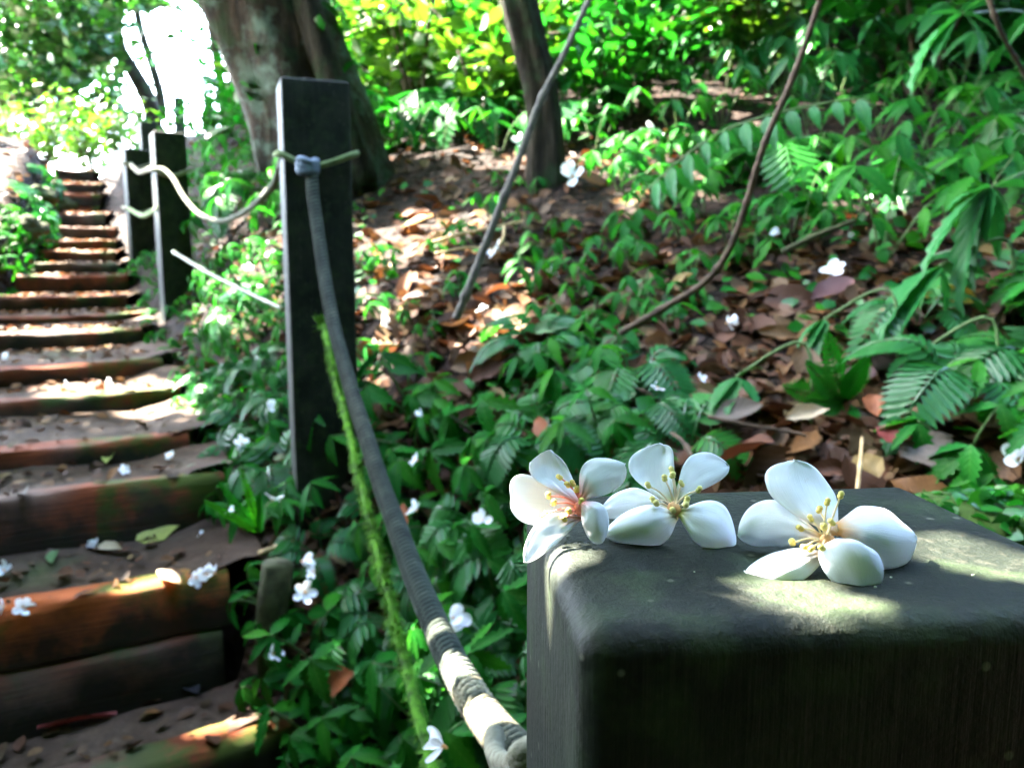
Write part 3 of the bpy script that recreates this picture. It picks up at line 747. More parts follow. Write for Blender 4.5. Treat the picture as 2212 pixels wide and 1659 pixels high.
for root, C_, mask in ((bigt, C0, own), (t2, C2, ~own)):
    a = cp[mask]
    o = obj('crown', leaf_cloud('crown', a-np.array(C_), csz[mask], (-.2, .2, 1), .45, M['canopy'], 1.15), root); o['kind'] = 'stuff'
    if root is t2:
        o = obj('shade_leaves', leaf_cloud('shade_leaves', np.array(lowp)-np.array(C_), np.array(lows), tuple(SUN), .35, M['canopy'], 1.15), root); o['kind'] = 'stuff'
        lc = Vector(np.mean(lowp, axis=0)); obj('branch', trunk_mesh([Vector(t2.location)*0+P(1060, -200, y2+.1)-C_, (lc+P(1060, -200, y2+.1))/2-C_+Vector((0, 0, .4)), lc-C_], [.03, .018, .006], M['bark2'], 7, .05, 1.0), root)  # added branch, out of view, carrying the small shading leaves
    ends = [Vector(a[i]) for i in np.random.default_rng(3).choice(len(a), 7, replace=False)]
    top = tpts[-1] if root is bigt else P(880, -1000, y2+.6)
    for e in ends:
        mid = (top+e)/2+Vector((0, 0, .5))
        obj('branch', trunk_mesh([top-C_, mid-C_, e-C_], [.06, .04, .012], M['bark2'], 7, .05, e.x), root)

# background trees at the crest of the trail (upper left), each with its own crown
def bg_tree(base, pts, rad, crown, label, mat, leafsize=.15, group='thin trees against the bright sky', over=0):
    base = Vector(base); e = empty('tree', base); tag(e, label, 'tree', group)
    if pts: obj('trunk', trunk_mesh([Vector(p)-base for p in pts], rad, M['bark2'], 9, .08, base.x), e)
    pos, sz = [], []
    for (c, r, n) in crown:
        for _ in range(n):
            d = Vector((rnd.gauss(0, 1), rnd.gauss(0, 1), rnd.gauss(0, 1)*.75)); d = d.normalized()*(rnd.random()**.45)*r
            q = Vector(c)+d
            if noise.noise(q*1.7) < (-.01 if leafsize > .17 else -.06): continue
            pj = project(q)
            if pj and 262 < pj[0] < 455 and 20 < pj[1] < 240 and rnd.random() < .93: continue
            pos.append(tuple(q-base)); sz.append(leafsize*rnd.uniform(.6, 1.2))
    for _ in range(over):                            # unseen leaf layer added over the bank to shade it, above the picture
        q = Vector((rnd.uniform(.4, 4.4), rnd.uniform(1.3, 6.6), rnd.uniform(2.2, 3.6)))
        if q.z < .37*q.y+.2: continue
        pos.append(tuple(q-base)); sz.append(rnd.uniform(.17, .26))
    o = obj('crown', leaf_cloud('crown', pos, sz, (0, 0, 1), .7, mat, 1.1, .3), e); o['kind'] = 'stuff'
def PB(U, V, Y): return P(U, V, Y)
bg_tree((-6.3, 11.5, .9), [PB(160, 330, 11.5), PB(145, 250, 11.5), PB(110, 150, 11.5), PB(80, 0, 11.6), PB(50, -150, 11.7)], [.09, .08, .07, .06, .05],
        [(PB(60, 60, 11.5), 1.3, 2300), (PB(190, 150, 11.6), 1.0, 1426), (PB(120, -60, 11.5), 1.3, 1609), (PB(20, 210, 11.2), .7, 598)], 'leafy tree with a pale thin trunk at the far left edge', M['forest'], .19)
bg_tree((-5.6, 12.5, .9), [PB(340, 300, 12.5), PB(322, 220, 12.5), PB(285, 150, 12.5), PB(255, 90, 12.5), PB(235, -60, 12.6)], [.12, .12, .11, .09, .07],
        [(PB(230, 30, 12.5), .9, 1288), (PB(310, 60, 12.5), 1.1, 965), (PB(250, 250, 12.7), .9, 965)], 'dark leaning trunk left of the brightest sky gap', M['forest'], .19)
bg_tree((-5.1, 13.2, .9), [PB(352, 260, 13.2), PB(345, 200, 13.2), PB(318, 110, 13.2), PB(298, 40, 13.2), PB(280, -80, 13.2)], [.07, .07, .06, .06, .05],
        [(PB(360, -90, 13.2), 1.0, 690), (PB(270, -60, 13), .8, 552)], 'thin dark trunk crossing the brightest sky gap', M['forest'], .19)
bg_tree((-4.3, 9.5, 1.0), [PB(492, 330, 9.5), PB(478, 200, 9.5), PB(462, 90, 9.5), PB(440, -40, 9.5)], [.06, .055, .05, .045],
        [(PB(520, -60, 9.5), .3, 90), (PB(540, 330, 9.5), .4, 420)], 'slim trunk squeezed between the sky gap and the large tree', M['forest'], .19)
bg_tree((-9.5, 14.5, .8), [PB(0, 420, 14.5), PB(10, 250, 14.5), PB(15, 50, 14.5)], [.14, .12, .10],
        [(PB(10, 100, 14.5), 1.7, 2070), (PB(120, 130, 15), 1.5, 1494), (PB(60, 260, 14.3), 1.0, 965)], 'shadowy tree furthest left behind the other crowns', M['forest'], .19)
bg_tree((-3.0, 12.0, 1.2), [PB(620, 330, 12), PB(640, 100, 12), PB(660, -100, 12)], [.12, .1, .08],
        [(PB(760, 60, 11), 1.3, 1100), (PB(850, 90, 11), 1.4, 1300), (PB(650, 230, 11), .7, 400), (PB(760, -60, 11), 1.4, 700)], 'dense dark tree behind the large leaning trunk', M['shrub'], .16, 'forest trees up the slope')
bg_tree((0.3, 9.5, 2.2), [PB(1000, 300, 9.5), PB(985, 100, 9.5), PB(975, -100, 9.5)], [.10, .08, .07],
        [(PB(960, 40, 9), 1.2, 1100), (PB(1080, 90, 9), 1.1, 800), (PB(1250, 20, 9), 1.3, 1000), (PB(1150, -60, 9), 1.2, 700)], 'bright leafed tree behind the slender leaning tree', M['shrub'], .15, 'forest trees up the slope')
bg_tree((3.4, 8.6, 3.0), [PB(1650, 200, 8.6), PB(1640, 50, 8.6), PB(1635, -150, 8.6)], [.09, .08, .06],
        [(PB(1480, 20, 7.5), 1.0, 900), (PB(1650, 30, 7.5), 1.0, 900), (PB(1850, 20, 7.5), 1.1, 900), (PB(2080, 10, 7), 1.1, 900)], 'leafy tree at the top right of the slope', M['shrub'], .15, 'forest trees up the slope', 9500)

# ------------------------------------------------------------------ shrubs filling the slope behind
def shrub_proto(seed, r, n, leaf, mat):
    rr = random.Random(seed); e = empty('shrub'); st = MB(); pos, sz = [], []
    for k in range(7):
        a = rr.uniform(0, 6.28); tip = Vector((math.cos(a)*r*rr.uniform(.3, .9), math.sin(a)*r*rr.uniform(.3, .9), r*rr.uniform(.7, 1.7)))
        mid = tip*.5+Vector((0, 0, r*.3)); st.tube(spline([Vector((0, 0, -.1)), mid, tip], 4), [.014]*3+[.01]*3+[.006]*3, 5)
        for _ in range(n//7):
            t = rr.uniform(.25, 1.05); c = (mid*2*t*(1-t)+tip*t*t)+Vector((rr.gauss(0, .2), rr.gauss(0, .2), rr.gauss(0, .14)))*r
            pos.append(tuple(c)); sz.append(leaf*rr.uniform(.6, 1.25))
    kid(e, 'stem', st.mesh('stem', M['twig']))
    f = kid(e, 'foliage', leaf_cloud('foliage', pos, sz, (-.1, -.35, 1), .5, mat, 1.0, .5)); f['kind'] = 'stuff'
    return e
protos = [shrub_proto(i, .62, 420, .12, M['shrub']) for i in range(4)]
limes = [shrub_proto(20+i, .62, 420, .12, M['lime']) for i in range(2)]
used = set()
def put(proto, loc, rz, sc, label, cat, group):
    o = proto if proto.name not in used else copy_tree(proto)
    used.add(proto.name)
    o.location = loc; o.rotation_mode = 'XYZ'; o.rotation_euler = (rnd.uniform(-.12, .12), rnd.uniform(-.12, .12), rz); o.scale = (sc,)*3
    return tag(o, label, cat, group)
def where_h(U):
    return 'behind the large leaning trunk' if U < 760 else 'between the two trees' if U < 1060 else 'right of the slender tree' if U < 1500 else 'at the upper right of the bank'
n_s = 0; PLACED = []
for _ in range(900):
    U_, V_ = rnd.uniform(610, 2400), rnd.uniform(-250, 420)
    p = hit(U_, V_, .5, 11)
    if p is None or p.y < 3.1 or p.y > 10: continue
    if p.y < 3.9 and not (U_ > 1350 and V_ < 230): continue
    if any((p-q).length < .62 for q in PLACED): continue
    PLACED.append(p)
    put(rnd.choice(protos if rnd.random() < .8 else limes), (p.x, p.y, p.z-.05), rnd.uniform(0, 6.28), rnd.uniform(.55, 1.0) if p.y < 5 else rnd.uniform(.8, 1.3),
        f"{'far' if p.y > 6 else 'low'} leafy green shrub {where_h(U_)}", 'shrub', 'shrubs on the slope behind')
    n_s += 1
    if n_s > 95: break
for (U_, V_, Y, s, l) in ((200, 330, 8.8, .75, 'sunlit yellow green shrub at the top of the steps'), (90, 340, 9.5, .9, 'sunlit yellow green shrub left of the top step'), (30, 350, 9, .8, 'sunlit shrub at the left edge above the pale bank'),
                          (270, 345, 9.6, .7, 'yellow green shrub behind the rope posts'), (500, 380, 6.5, .7, 'green shrub left of the large trunk foot'), (575, 410, 5.4, .45, 'green shrub filling the gap beside the middle post'), (470, 420, 5.6, .5, 'low shrub behind the sagging pale rope'), (560, 370, 7.6, .6, 'light green shrub under the large trunk')):
    p = P(U_, V_, Y); z = min(p.z, gz(p.x, Y)+.2)
    put(rnd.choice(limes if U_ < 300 or U_ == 420 else protos), (p.x, Y, gz(p.x, Y)-.05 if U_ > 300 else z-.1), rnd.uniform(0, 6), s, l, 'shrub', 'shrubs along the trail')

# ------------------------------------------------------------------ leaves and herbs
def leaf_mesh(name, mat, L, W, serr=.10, fold=.25, droop=.25, n=9, wide=.42, tip=1.6):
    m = MB(); vs_, uv, fs = [], [], []
    for i in range(n+1):
        t = i/n
        w = W/2*(math.sin(math.pi*min(1, t)**(.693/-math.log(wide) if wide != .5 else 1)))**.85*(1-.35*t**3)
        if 0 < i < n: w *= 1+(serr if i % 2 else -serr)
        x = L*(t-.10*droop*t*t); z = -droop*L*t*t*.55+fold*0
        up = fold*w
        sw = .05*L if (i % 2 and i < n) else 0
        vs_ += [(x, 0, z), (x+sw, w, z+up), (x+sw, -w, z+up)]; uv += [(t, .5), (t, 1), (t, 0)]
    for i in range(n):
        a, b = i*3, (i+1)*3
        fs += [(a, b, b+1, a+1), (a, a+2, b+2, b)]
    m.add(vs_, fs, uv); return m.mesh(name, mat)
HL = [leaf_mesh('leaf', M['herb'], 1, w, s, f, d, n, wd) for (w, s, f, d, n, wd) in ((.31, .24, .28, .35, 15, .40), (.37, .22, .2, .55, 15, .38), (.26, .2, .35, .25, 13, .42), (.34, .24, .1, .8, 15, .40))]
LL = [leaf_mesh('leaf', M['long'], 1, w, s, f, d, n, wd) for (w, s, f, d, n, wd) in ((.26, .06, .3, .35, 13, .40), (.30, .07, .25, .6, 13, .38), (.34, .10, .2, .45, 13, .36))]
def leaf_rot(az, pitch, roll):
    return Quaternion((0, 0, 1), az) @ Quaternion((0, 1, 0), pitch) @ Quaternion((1, 0, 0), roll)
def herb_proto(seed, h, leaf, stems, per, meshes, down=.35):
    rr = random.Random(seed); e = empty('herb'); sm_ = MB(); leaves = []
    for k in range(stems):
        a = 6.28*k/stems+rr.uniform(-.5, .5); lean = rr.uniform(.25, .75) if stems > 1 else .15
        tip = Vector((math.cos(a)*h*lean, math.sin(a)*h*lean, h*rr.uniform(.7, 1.05))); mid = tip*.5+Vector((0, 0, h*.12))
        sp = spline([Vector((0, 0, -.03)), mid, tip], 4); sm_.tube(sp, [.0026]*5+[.0017]*4, 5)
        for j in range(per):
            b = a+(j-(per-1)/2)*(4.6/per)+rr.uniform(-.25, .25)
            leaves.append((tip+Vector((0, 0, rr.uniform(-.006, .006))), b, rr.uniform(.05, .55)+down*.4, leaf*rr.uniform(.75, 1.15)))
        for j in range(2):
            t = rr.uniform(.4, .7); c = sp[int(t*8)]
            leaves.append((c, a+rr.choice((-1.4, 1.4))+rr.uniform(-.4, .4), rr.uniform(0, .5), leaf*rr.uniform(.5, .8)))
    kid(e, 'stem', sm_.mesh('stem', M['stem']))
    for (c, az, pit, sc) in leaves:
        kid(e, 'leaf', rr.choice(meshes), c, leaf_rot(az, pit, rr.uniform(-.35, .35)), sc)
    return e
H = [herb_proto(100+i, rnd.uniform(.08, .16), .085, 3, 5, HL) for i in range(5)]
Hs = [herb_proto(200+i, rnd.uniform(.05, .09), .052, 3, 3, HL) for i in range(3)]
Hb = [herb_proto(300+i, rnd.uniform(.18, .28), .115, 3, 4, HL) for i in range(3)]
Hl = [herb_proto(400+i, rnd.uniform(.22, .34), .17, 3, 4, LL, .7) for i in range(3)]
def fern_proto(seed, L, nf, droop):
    rr = random.Random(seed); e = empty('fern')
    for k in range(nf):
        a = 6.28*k/nf+rr.uniform(-.4, .4); l = L*rr.uniform(.75, 1.1); m = MB(); dirv = Vector((math.cos(a), math.sin(a), 0)); sd = Vector((-math.sin(a), math.cos(a), 0))
        sp = spline([Vector((0, 0, -.02)), dirv*l*.35+Vector((0, 0, l*.40)), dirv*l*.75+Vector((0, 0, l*.42-l*droop*.2)), dirv*l*1.05+Vector((0, 0, l*.22-l*droop*.5))], 7)
        m.tube(sp, [.0022]*(len(sp)-6)+[.0012]*6, 5)
        for i in range(5, len(sp)):
            t = (i-5)/(len(sp)-6); w = l*.30*math.sin(math.pi*min(1, .22+.78*t)**.8)+.006
            d = (sp[min(i+1, len(sp)-1)]-sp[i-1]).normalized(); up_ = d.cross(sd).normalized()
            if up_.z < 0: up_ = -up_
            for sg in (-1, 1):
                x = (sd*sg+d*.45).normalized(); y = up_.cross(x); hw = l*.040; dr = -.22*w
                q = sp[i]
                m.add([q, q+x*w*.35+y*hw+Vector((0, 0, dr*.2)), q+x*w*.7+y*hw*.8+Vector((0, 0, dr*.6)), q+x*w+Vector((0, 0, dr)), q+x*w*.7-y*hw*.8+Vector((0, 0, dr*.6)), q+x*w*.35-y*hw+Vector((0, 0, dr*.2)), q+x*w*.5+Vector((0, 0, dr*.3-hw*.35))],
                      [(0, 6, 1), (1, 6, 2), (2, 6, 3), (3, 6, 4), (4, 6, 5), (5, 6, 0)], [(0, .5), (.35, 1), (.7, 1), (1, .5), (.7, 0), (.35, 0), (.5, .5)])
        kid(e, 'frond', m.mesh('frond', M['fern'], False))
    return e
M['fern'] = mat_leaf('fern_leaf', [(0, (0.0054, 0.0748, 0.0122)), (0.5, (0.0095, 0.1088, 0.0231)), (1, (0.0204, 0.1428, 0.0136))], gloss=.05, veins=False, tmix=.27)
Hf = [fern_proto(500+i, .20, 5, .5+.2*i) for i in range(3)]
Hg = [fern_proto(520+i, .36, 5, .9+.2*i) for i in range(3)]
ZH = [  # (U0,U1,V0,V1,count,spacing,set,scale,where)
    (620, 1150, 1120, 1760, 14, .13, 'Hf', .75, 'in the thick patch under the sagging rope'),
    (1150, 1480, 760, 1000, 5, .16, 'Hf', .8, 'on the slope above the white flowers'),
    (1450, 2350, 60, 420, 9, .3, 'Hg', .9, 'arching over the shaded bank at the right'),
    (430, 640, 640, 1050, 8, .16, 'Hf', .9, 'between the steps and the middle post'),
    (820, 1400, 40, 330, 10, .35, 'Hg', 1.1, 'at the foot of the two trees'),
    (1850, 2300, 620, 900, 6, .2, 'Hf', .9, 'among the dead leaves at the right edge'),
    (600, 1150, 1120, 1760, 52, .085, 'H', .9, 'in the thick patch under the sagging rope'),
    (760, 1180, 900, 1150, 22, .11, 'H', 1.0, 'right of the middle post foot below the litter'),
    (1130, 1520, 780, 1010, 16, .12, 'H', .9, 'on the slope above the white flowers'),
    (410, 640, 560, 1080, 44, .12, 'Hs', 1.2, 'between the steps and the middle post'),
    (180, 420, 560, 800, 14, .14, 'Hs', 1.2, 'round the feet of the halfway posts'),
    (480, 680, 1080, 1560, 16, .08, 'Hs', 1.1, 'at the right ends of the lowest steps'),
    (780, 1000, 560, 900, 10, .14, 'Hs', 1.0, 'at the shady edge of the litter beside the middle post'),
    (1000, 1480, 380, 720, 12, .2, 'Hs', 1.2, 'scattered through the sunlit litter'),
    (1180, 1500, 600, 800, 12, .12, 'Hs', 1.2, 'at the lower right of the sunlit litter'),
    (1330, 1800, 330, 620, 26, .14, 'H', 1.0, 'beside the bare curved vine'),
    (1450, 1900, 640, 900, 3, .2, 'H', .9, 'among the dead leaves above the largest flower'),
    (2060, 2400, 680, 1080, 12, .12, 'H', 1.0, 'at the right edge above the near post'),
    (1950, 2300, 1080, 1260, 8, .08, 'Hs', .8, 'on the mossy lump right of the near post'),
    (1750, 2400, 380, 600, 16, .17, 'Hb', .85, 'on the dark bank at the right'),
    (1400, 2400, 0, 400, 22, .22, 'Hb', 1.0, 'high on the shaded bank at the upper right'),
    (1700, 2350, 60, 560, 13, .28, 'Hl', 1.0, 'drooping from the upper right bank'),
    (800, 1350, 230, 350, 20, .22, 'Hb', .9, 'along the upper rim of the sunlit litter'),
    (1330, 1700, 60, 340, 14, .25, 'Hl', .9, 'above the sunlit litter right of the slender tree'),
    (425, 640, 370, 600, 26, .2, 'Hb', .95, 'between the halfway posts and the large tree'),
    (430, 640, 380, 620, 16, .2, 'Hf', 1.5, 'between the halfway posts and the large tree'),
    (0, 115, 400, 660, 16, .16, 'Hs', 1.5, 'on the left bank beside the upper steps'),
    (0, 100, 420, 640, 6, .2, 'Hf', 1.3, 'on the left bank beside the upper steps'),
    (0, 120, 500, 700, 7, .16, 'Hs', 1.4, 'at the left edge of the steps'),
]
KIND = dict(Hf=('small feathery fern', Hf), Hg=('large drooping fern', Hg), H=('low serrated leafed herb', H), Hs=('small bright leafed herb', Hs), Hb=('broad leafed green plant', Hb), Hl=('long leafed dark green plant', Hl))
HP = []
for (u0, u1, v0, v1, n, sp_, ks, sc, wh) in ZH:
    got = tries = 0
    while got < n and tries < n*14:
        tries += 1
        p = hit(rnd.uniform(u0, u1), rnd.uniform(v0, v1))
        if p is None or any((p-q).length < sp_*.8 for q in HP): continue
        s_, u_ = trail(p.x, p.y)
        if -interp(WID, s_) < u_ < .03: continue
        if p.y < .55 and p.x > -.1: continue
        pu, pv = project(p)
        if ((pu-1790)/360)**2+((pv-800)/230)**2 < 1 and (ks != 'Hf' or rnd.random() < .7): continue
        if 1.2 < p.y < 1.85 and -.62 < p.x+.25*(p.y-1.7) < -.28 and rnd.random() < .9: continue
        HP.append(p); nn, ps = KIND[ks]
        o = put(rnd.choice(ps), p, rnd.uniform(0, 6.28), sc*rnd.uniform(.8, 1.2), f'{nn} {wh}', 'plant', 'herbs '+wh)
        g = gnormal(p.x, p.y)
        o.rotation_euler = (Vector((0, 0, 1)).lerp(g, .75).normalized().to_track_quat('Z', 'Y') @ Quaternion((0, 0, 1), rnd.uniform(0, 6.28))).to_euler()
        got += 1

# arching frond with hanging leaflets, upper right
fr = empty('fern_frond', P(1410, 400, 2.05)); FC = Vector(fr.location)
tag(fr, 'arching frond with a row of pointed hanging leaflets at the upper right', 'fern')
fpts = [P(1400, 410, 2.05), P(1470, 345, 2.0), P(1560, 285, 1.95), P(1660, 250, 1.9), P(1760, 228, 1.88), P(1850, 215, 1.86), P(1895, 235, 1.85)]
fs_ = resample(spline(fpts, 10), .01); fm_ = MB(); fm_.tube([p-FC for p in fs_], .0028, 6); kid(fr, 'stem', fm_.mesh('stem', M['stem']))
for i in range(3, len(fs_)-2, 5):
    d = (fs_[min(i+2, len(fs_)-1)]-fs_[i-2]).normalized(); az = math.atan2(d.y, d.x)
    for sgn in (-1, 1):
        kid(fr, 'leaflet', LL[2], fs_[i]-FC, leaf_rot(az+sgn*1.2, .9 if sgn < 0 else .45, -.6*sgn), .085+.02*math.sin(i))
# long leaf sprays at the right
def spray(U_, V_, Y, leaves, label):
    e = empty('leaf_spray', P(U_, V_, Y)); C_ = Vector(e.location); tag(e, label, 'plant', 'long leaf sprays at the right')
    m = MB(); g = hit(min(U_+160, 2380), V_+120) or P(U_, V_+200, Y+.2)
    m.tube([p-C_ for p in spline([g-Vector((0, 0, .03)), (g+C_)/2+Vector((.05, 0, .10)), C_], 6)], .003, 6); kid(e, 'stem', m.mesh('stem', M['stem']))
    for (u2, v2, y2_, w, mi) in leaves:
        t = P(u2, v2, y2_)-C_; L = t.length; x = t.normalized(); y = (Vector((0, .35, 1)).cross(x)).normalized(); z = x.cross(y)
        q = Matrix((x, y, z)).transposed().to_quaternion()
        kid(e, 'leaf', LL[mi], (0, 0, 0), q, (L, L*w, L))
spray(2140, 405, 1.55, [(1945, 560, 1.45, .75, 0), (1990, 640, 1.42, .6, 1), (2110, 510, 1.48, .85, 2), (2215, 470, 1.5, 1, 1), (2060, 620, 1.46, .7, 0), (2030, 420, 1.5, .9, 2), (2000, 500, 1.5, .7, 0), (2160, 560, 1.5, .8, 1), (2230, 380, 1.6, 1, 2)], 'spray of long pale teal leaves sweeping down at the right edge')
spray(2030, 575, 1.5, [(1845, 670, 1.40, .9, 1), (1900, 690, 1.38, .9, 2), (2110, 610, 1.5, 1, 2), (2060, 690, 1.45, .8, 0), (2150, 570, 1.5, .8, 1)], 'spray of two broad teal leaves hanging over the dead leaves')
spray(2080, 30, 1.7, [(1990, 115, 1.6, .8, 0), (1900, 150, 1.62, .7, 1), (2200, 60, 1.6, 1, 2), (2180, 130, 1.6, .9, 1), (2150, -30, 1.7, .8, 0), (2000, 20, 1.7, .8, 0)], 'spray of pointed light green leaves in the top right corner')
spray(1590, 815, 1.32, [(1515, 870, 1.26, 1.1, 2), (1655, 865, 1.25, 1.1, 2), (1645, 780, 1.32, 1.1, 2), (1500, 900, 1.27, .8, 1), (1560, 880, 1.24, 1, 2)], 'low spray of fresh green leaves standing among dead leaves')
spray(2130, 880, 1.3, [(2030, 920, 1.2, 1, 2), (2080, 985, 1.18, 1.1, 2), (2170, 960, 1.2, 1.1, 2), (2215, 900, 1.25, 1, 1), (2120, 1000, 1.17, .9, 0), (2200, 820, 1.3, .9, 1)], 'spray of serrated green leaves at the right edge above the post')
spray(1990, 760, 1.35, [(1900, 790, 1.3, 1.1, 2), (1945, 720, 1.36, .8, 2), (1960, 840, 1.27, 1.2, 2), (2040, 830, 1.28, 1.1, 2), (2060, 740, 1.36, 1, 1)], 'spray of broad green leaves beside the large grey dead leaves')
spray(1780, 690, 1.5, [(1730, 745, 1.45, 1.1, 2), (1755, 760, 1.43, 1, 2), (1700, 730, 1.47, .9, 1), (1810, 675, 1.5, .9, 2)], 'small tuft of hanging green leaves above the feathery fern')
# feathery small fern
def feather(U_, V_, Y, fr_list, label, wf=.26):
    e = empty('fern', P(U_, V_, Y)); C_ = Vector(e.location); tag(e, label, 'fern')
    for (u2, v2) in fr_list:
        t = P(u2, v2, Y-.04)-C_; m = MB(); x = t.normalized(); side = x.cross(Vector((.1, -.8, .5))).normalized(); L = t.length; pts = [x*L*k/14 for k in range(15)]
        m.tube(pts, .0012, 5); n_ = x.cross(side)
        for k in range(1, 14):
            w = L*wf*math.sin(math.pi*(k/14)**.7)+.003
            for sg in (-1, 1):
                a = pts[k]; d = (side*sg+x*.55).normalized()
                m.add([a-x*.003, a+d*w*.5-x*.005+n_*.002, a+d*w, a+d*w*.5+x*.005+n_*.002, a+x*.003], [(0, 1, 2, 3, 4)])
        kid(e, 'frond', m.mesh('frond', M['herb']))
feather(1820, 870, 1.28, [(1785, 715), (1740, 780), (1690, 835), (1875, 770), (1745, 860), (1760, 885), (1855, 900)], 'small feathery fern with finely cut fronds among the dead leaves')
feather(560, 1150, 1.5, [(440, 1080), (470, 1040), (520, 1010), (560, 1060)], 'grassy tuft at the end of the mossy step', .07)

# bare vines, canes, twigs
def stick(pts, r, mat, name, label, cat, n=7, taper=.7, group=None):
    sp = spline([P(*p) for p in pts], 8); m = MB(); k = len(sp)
    m.tube(sp, [r*(1-(1-taper)*i/k)*(1+.10*math.sin(i*1.9)+(.35 if i % 13 == 7 else 0)) for i in range(k)], n); return tag(obj(name, m.mesh(name, mat)), label, cat, group)
stick([(985, 690, 1.80), (1010, 630, 1.80), (1060, 500, 1.82), (1115, 360, 1.85), (1165, 225, 1.88), (1222, 110, 1.9), (1300, -60, 1.95)], .0100, M['vine'], 'sapling', 'straight bare grey stem slanting across the sunlit litter', 'stem')
stick([(1340, 720, 1.58), (1440, 662, 1.52), (1520, 612, 1.45), (1570, 550, 1.42), (1610, 450, 1.40), (1632, 372, 1.38), (1660, 290, 1.37), (1700, 200, 1.36), (1735, 110, 1.35), (1775, -10, 1.34), (1810, -120, 1.33)], .0068, M['twig'], 'vine', 'bare curved brown vine sweeping up to the top edge', 'vine')
stick([(2130, -20, 1.6), (2150, 40, 1.6), (2175, 95, 1.62), (2212, 160, 1.65), (2260, 260, 1.7)], .005, M['twig'], 'twig', 'thin brown stem in the top right corner', 'twig')
stick([(1690, 545, 1.75), (1760, 510, 1.73), (1850, 476, 1.70)], .007, M['stake'], 'twig', 'broken brown stick lying below the dark bank', 'twig')
stick([(1530, 900, 1.25), (1600, 915, 1.22), (1690, 930, 1.2), (1740, 940, 1.18)], .003, M['twig'], 'twig', 'thin dark twig under the fresh green leaf spray', 'twig')
stick([(1330, 820, 1.45), (1400, 850, 1.42), (1440, 880, 1.4)], .004, M['twig'], 'twig', 'short brown twig left of the fresh green leaf spray', 'twig')
stick([(1515, 1030, 1.05), (1480, 960, 1.15), (1450, 935, 1.2)], .004, M['twig'], 'twig', 'dark twig behind the middle white flower', 'twig')
stick([(375, 545, 2.9), (450, 590, 2.6), (530, 630, 2.3), (612, 668, 2.0)], .0075, M['cane'], 'cane', 'pale green cane leaning between the halfway and middle posts', 'cane')
stick([(930, 525, 2.35), (1000, 505, 2.36), (1070, 490, 2.37), (1130, 478, 2.38)], .005, M['straw'], 'straw', 'upper dry yellow straw lying in the sunlit litter', 'straw')
stick([(940, 548, 2.3), (1010, 535, 2.3), (1060, 538, 2.28)], .004, M['straw'], 'straw', 'lower dry yellow straw bent in the sunlit litter', 'straw')
stick([(1062, 545, 2.26), (1085, 520, 2.3), (1090, 490, 2.34)], .005, M['straw'], 'straw', 'short upright dry straw beside the slanting stem', 'straw')
stick([(1850, 1070, 1.0), (1858, 1000, 1.04), (1862, 945, 1.08)], .0028, M['straw'], 'twig', 'thin upright tan stalk behind the largest flower', 'twig')
stick([(560, 1195, 1.62), (600, 1180, 1.62), (640, 1165, 1.63)], .006, M['straw'], 'twig', 'dry twig bundle at the foot of the middle post', 'twig')
stick([(1338, 720, 1.85), (1340, 660, 1.87)], .005, M['twig'], 'twig', 'stub of brown twig upright beside the curved vine', 'twig')
stick([(1960, 750, 1.45), (2010, 715, 1.45), (2060, 690, 1.47)], .004, M['twig'], 'twig', 'brown twig under the yellow dead leaf', 'twig')
# mossy boulder, rocks and mossy log lump
def lump(c, r, mat, name, label, cat, sq=(1, 1, .8), seed=1.0, group=None):
    m = MB()
    def fn(a, b):
        th = math.pi*a; ph = 2*math.pi*b; d = Vector((math.sin(th)*math.cos(ph), math.sin(th)*math.sin(ph), math.cos(th)))
        k = r*(1+.35*noise.noise(d*1.4+Vector((seed, 0, 0)))+.12*noise.noise(d*4+Vector((seed, 2, 0))))
        return (d.x*k*sq[0], d.y*k*sq[1], d.z*k*sq[2]), (a, b)
    m.grid(fn, 18, 25); return tag(obj(name, m.mesh(name, mat), None, c), label, cat, group)
def gp(U_, V_, up=0.0):
    p = hit(U_, V_) or P(U_, V_, 6); return p+Vector((0, 0, up))
lump(gp(85, 440, .04), .13, M['rock'], 'boulder', 'dark mossy boulder on the bank left of the upper steps', 'rock', seed=2)
lump(gp(40, 500, .0), .13, M['stake'], 'rock', 'brown rock below the mossy boulder', 'rock', seed=5, sq=(1.2, 1, .6))
lump(gp(140, 470, .0), .10, M['stake'], 'rock', 'brown rock between the mossy boulder and the steps', 'rock', seed=7, sq=(1.2, 1, .7))
lump(P(2140, 1120, .75)+Vector((0, 0, -.030)), .068, M['moss_dark'], 'mossy_stone', 'moss covered lump right of the near post', 'rock', seed=9, sq=(1.7, 1, .75))
_ms = COL.objects['mossy_stone']; _a = []
for _ in range(420):
    d = Vector((rnd.gauss(0, 1), rnd.gauss(0, 1), abs(rnd.gauss(0, 1)))).normalized(); _a.append((d.x*.112, d.y*.068, d.z*.056))
_o = obj('moss', leaf_cloud('moss', _a, [rnd.uniform(.010, .024) for _ in _a], (0, -.3, 1), .6, M['shrub'], 1.3), _ms); _o['kind'] = 'stuff'
lump(gp(470, 1050, -.01), .055, M['moss'], 'moss_cushion', 'bright moss cushion on the end of the grey step', 'moss', seed=3, sq=(1.3, .8, .4))
lump(gp(650, 1235, -.01), .035, M['moss_dark'], 'moss_cushion', 'moss cushion on top of the ground beside the short stake', 'moss', seed=6, sq=(1.3, .9, .5))

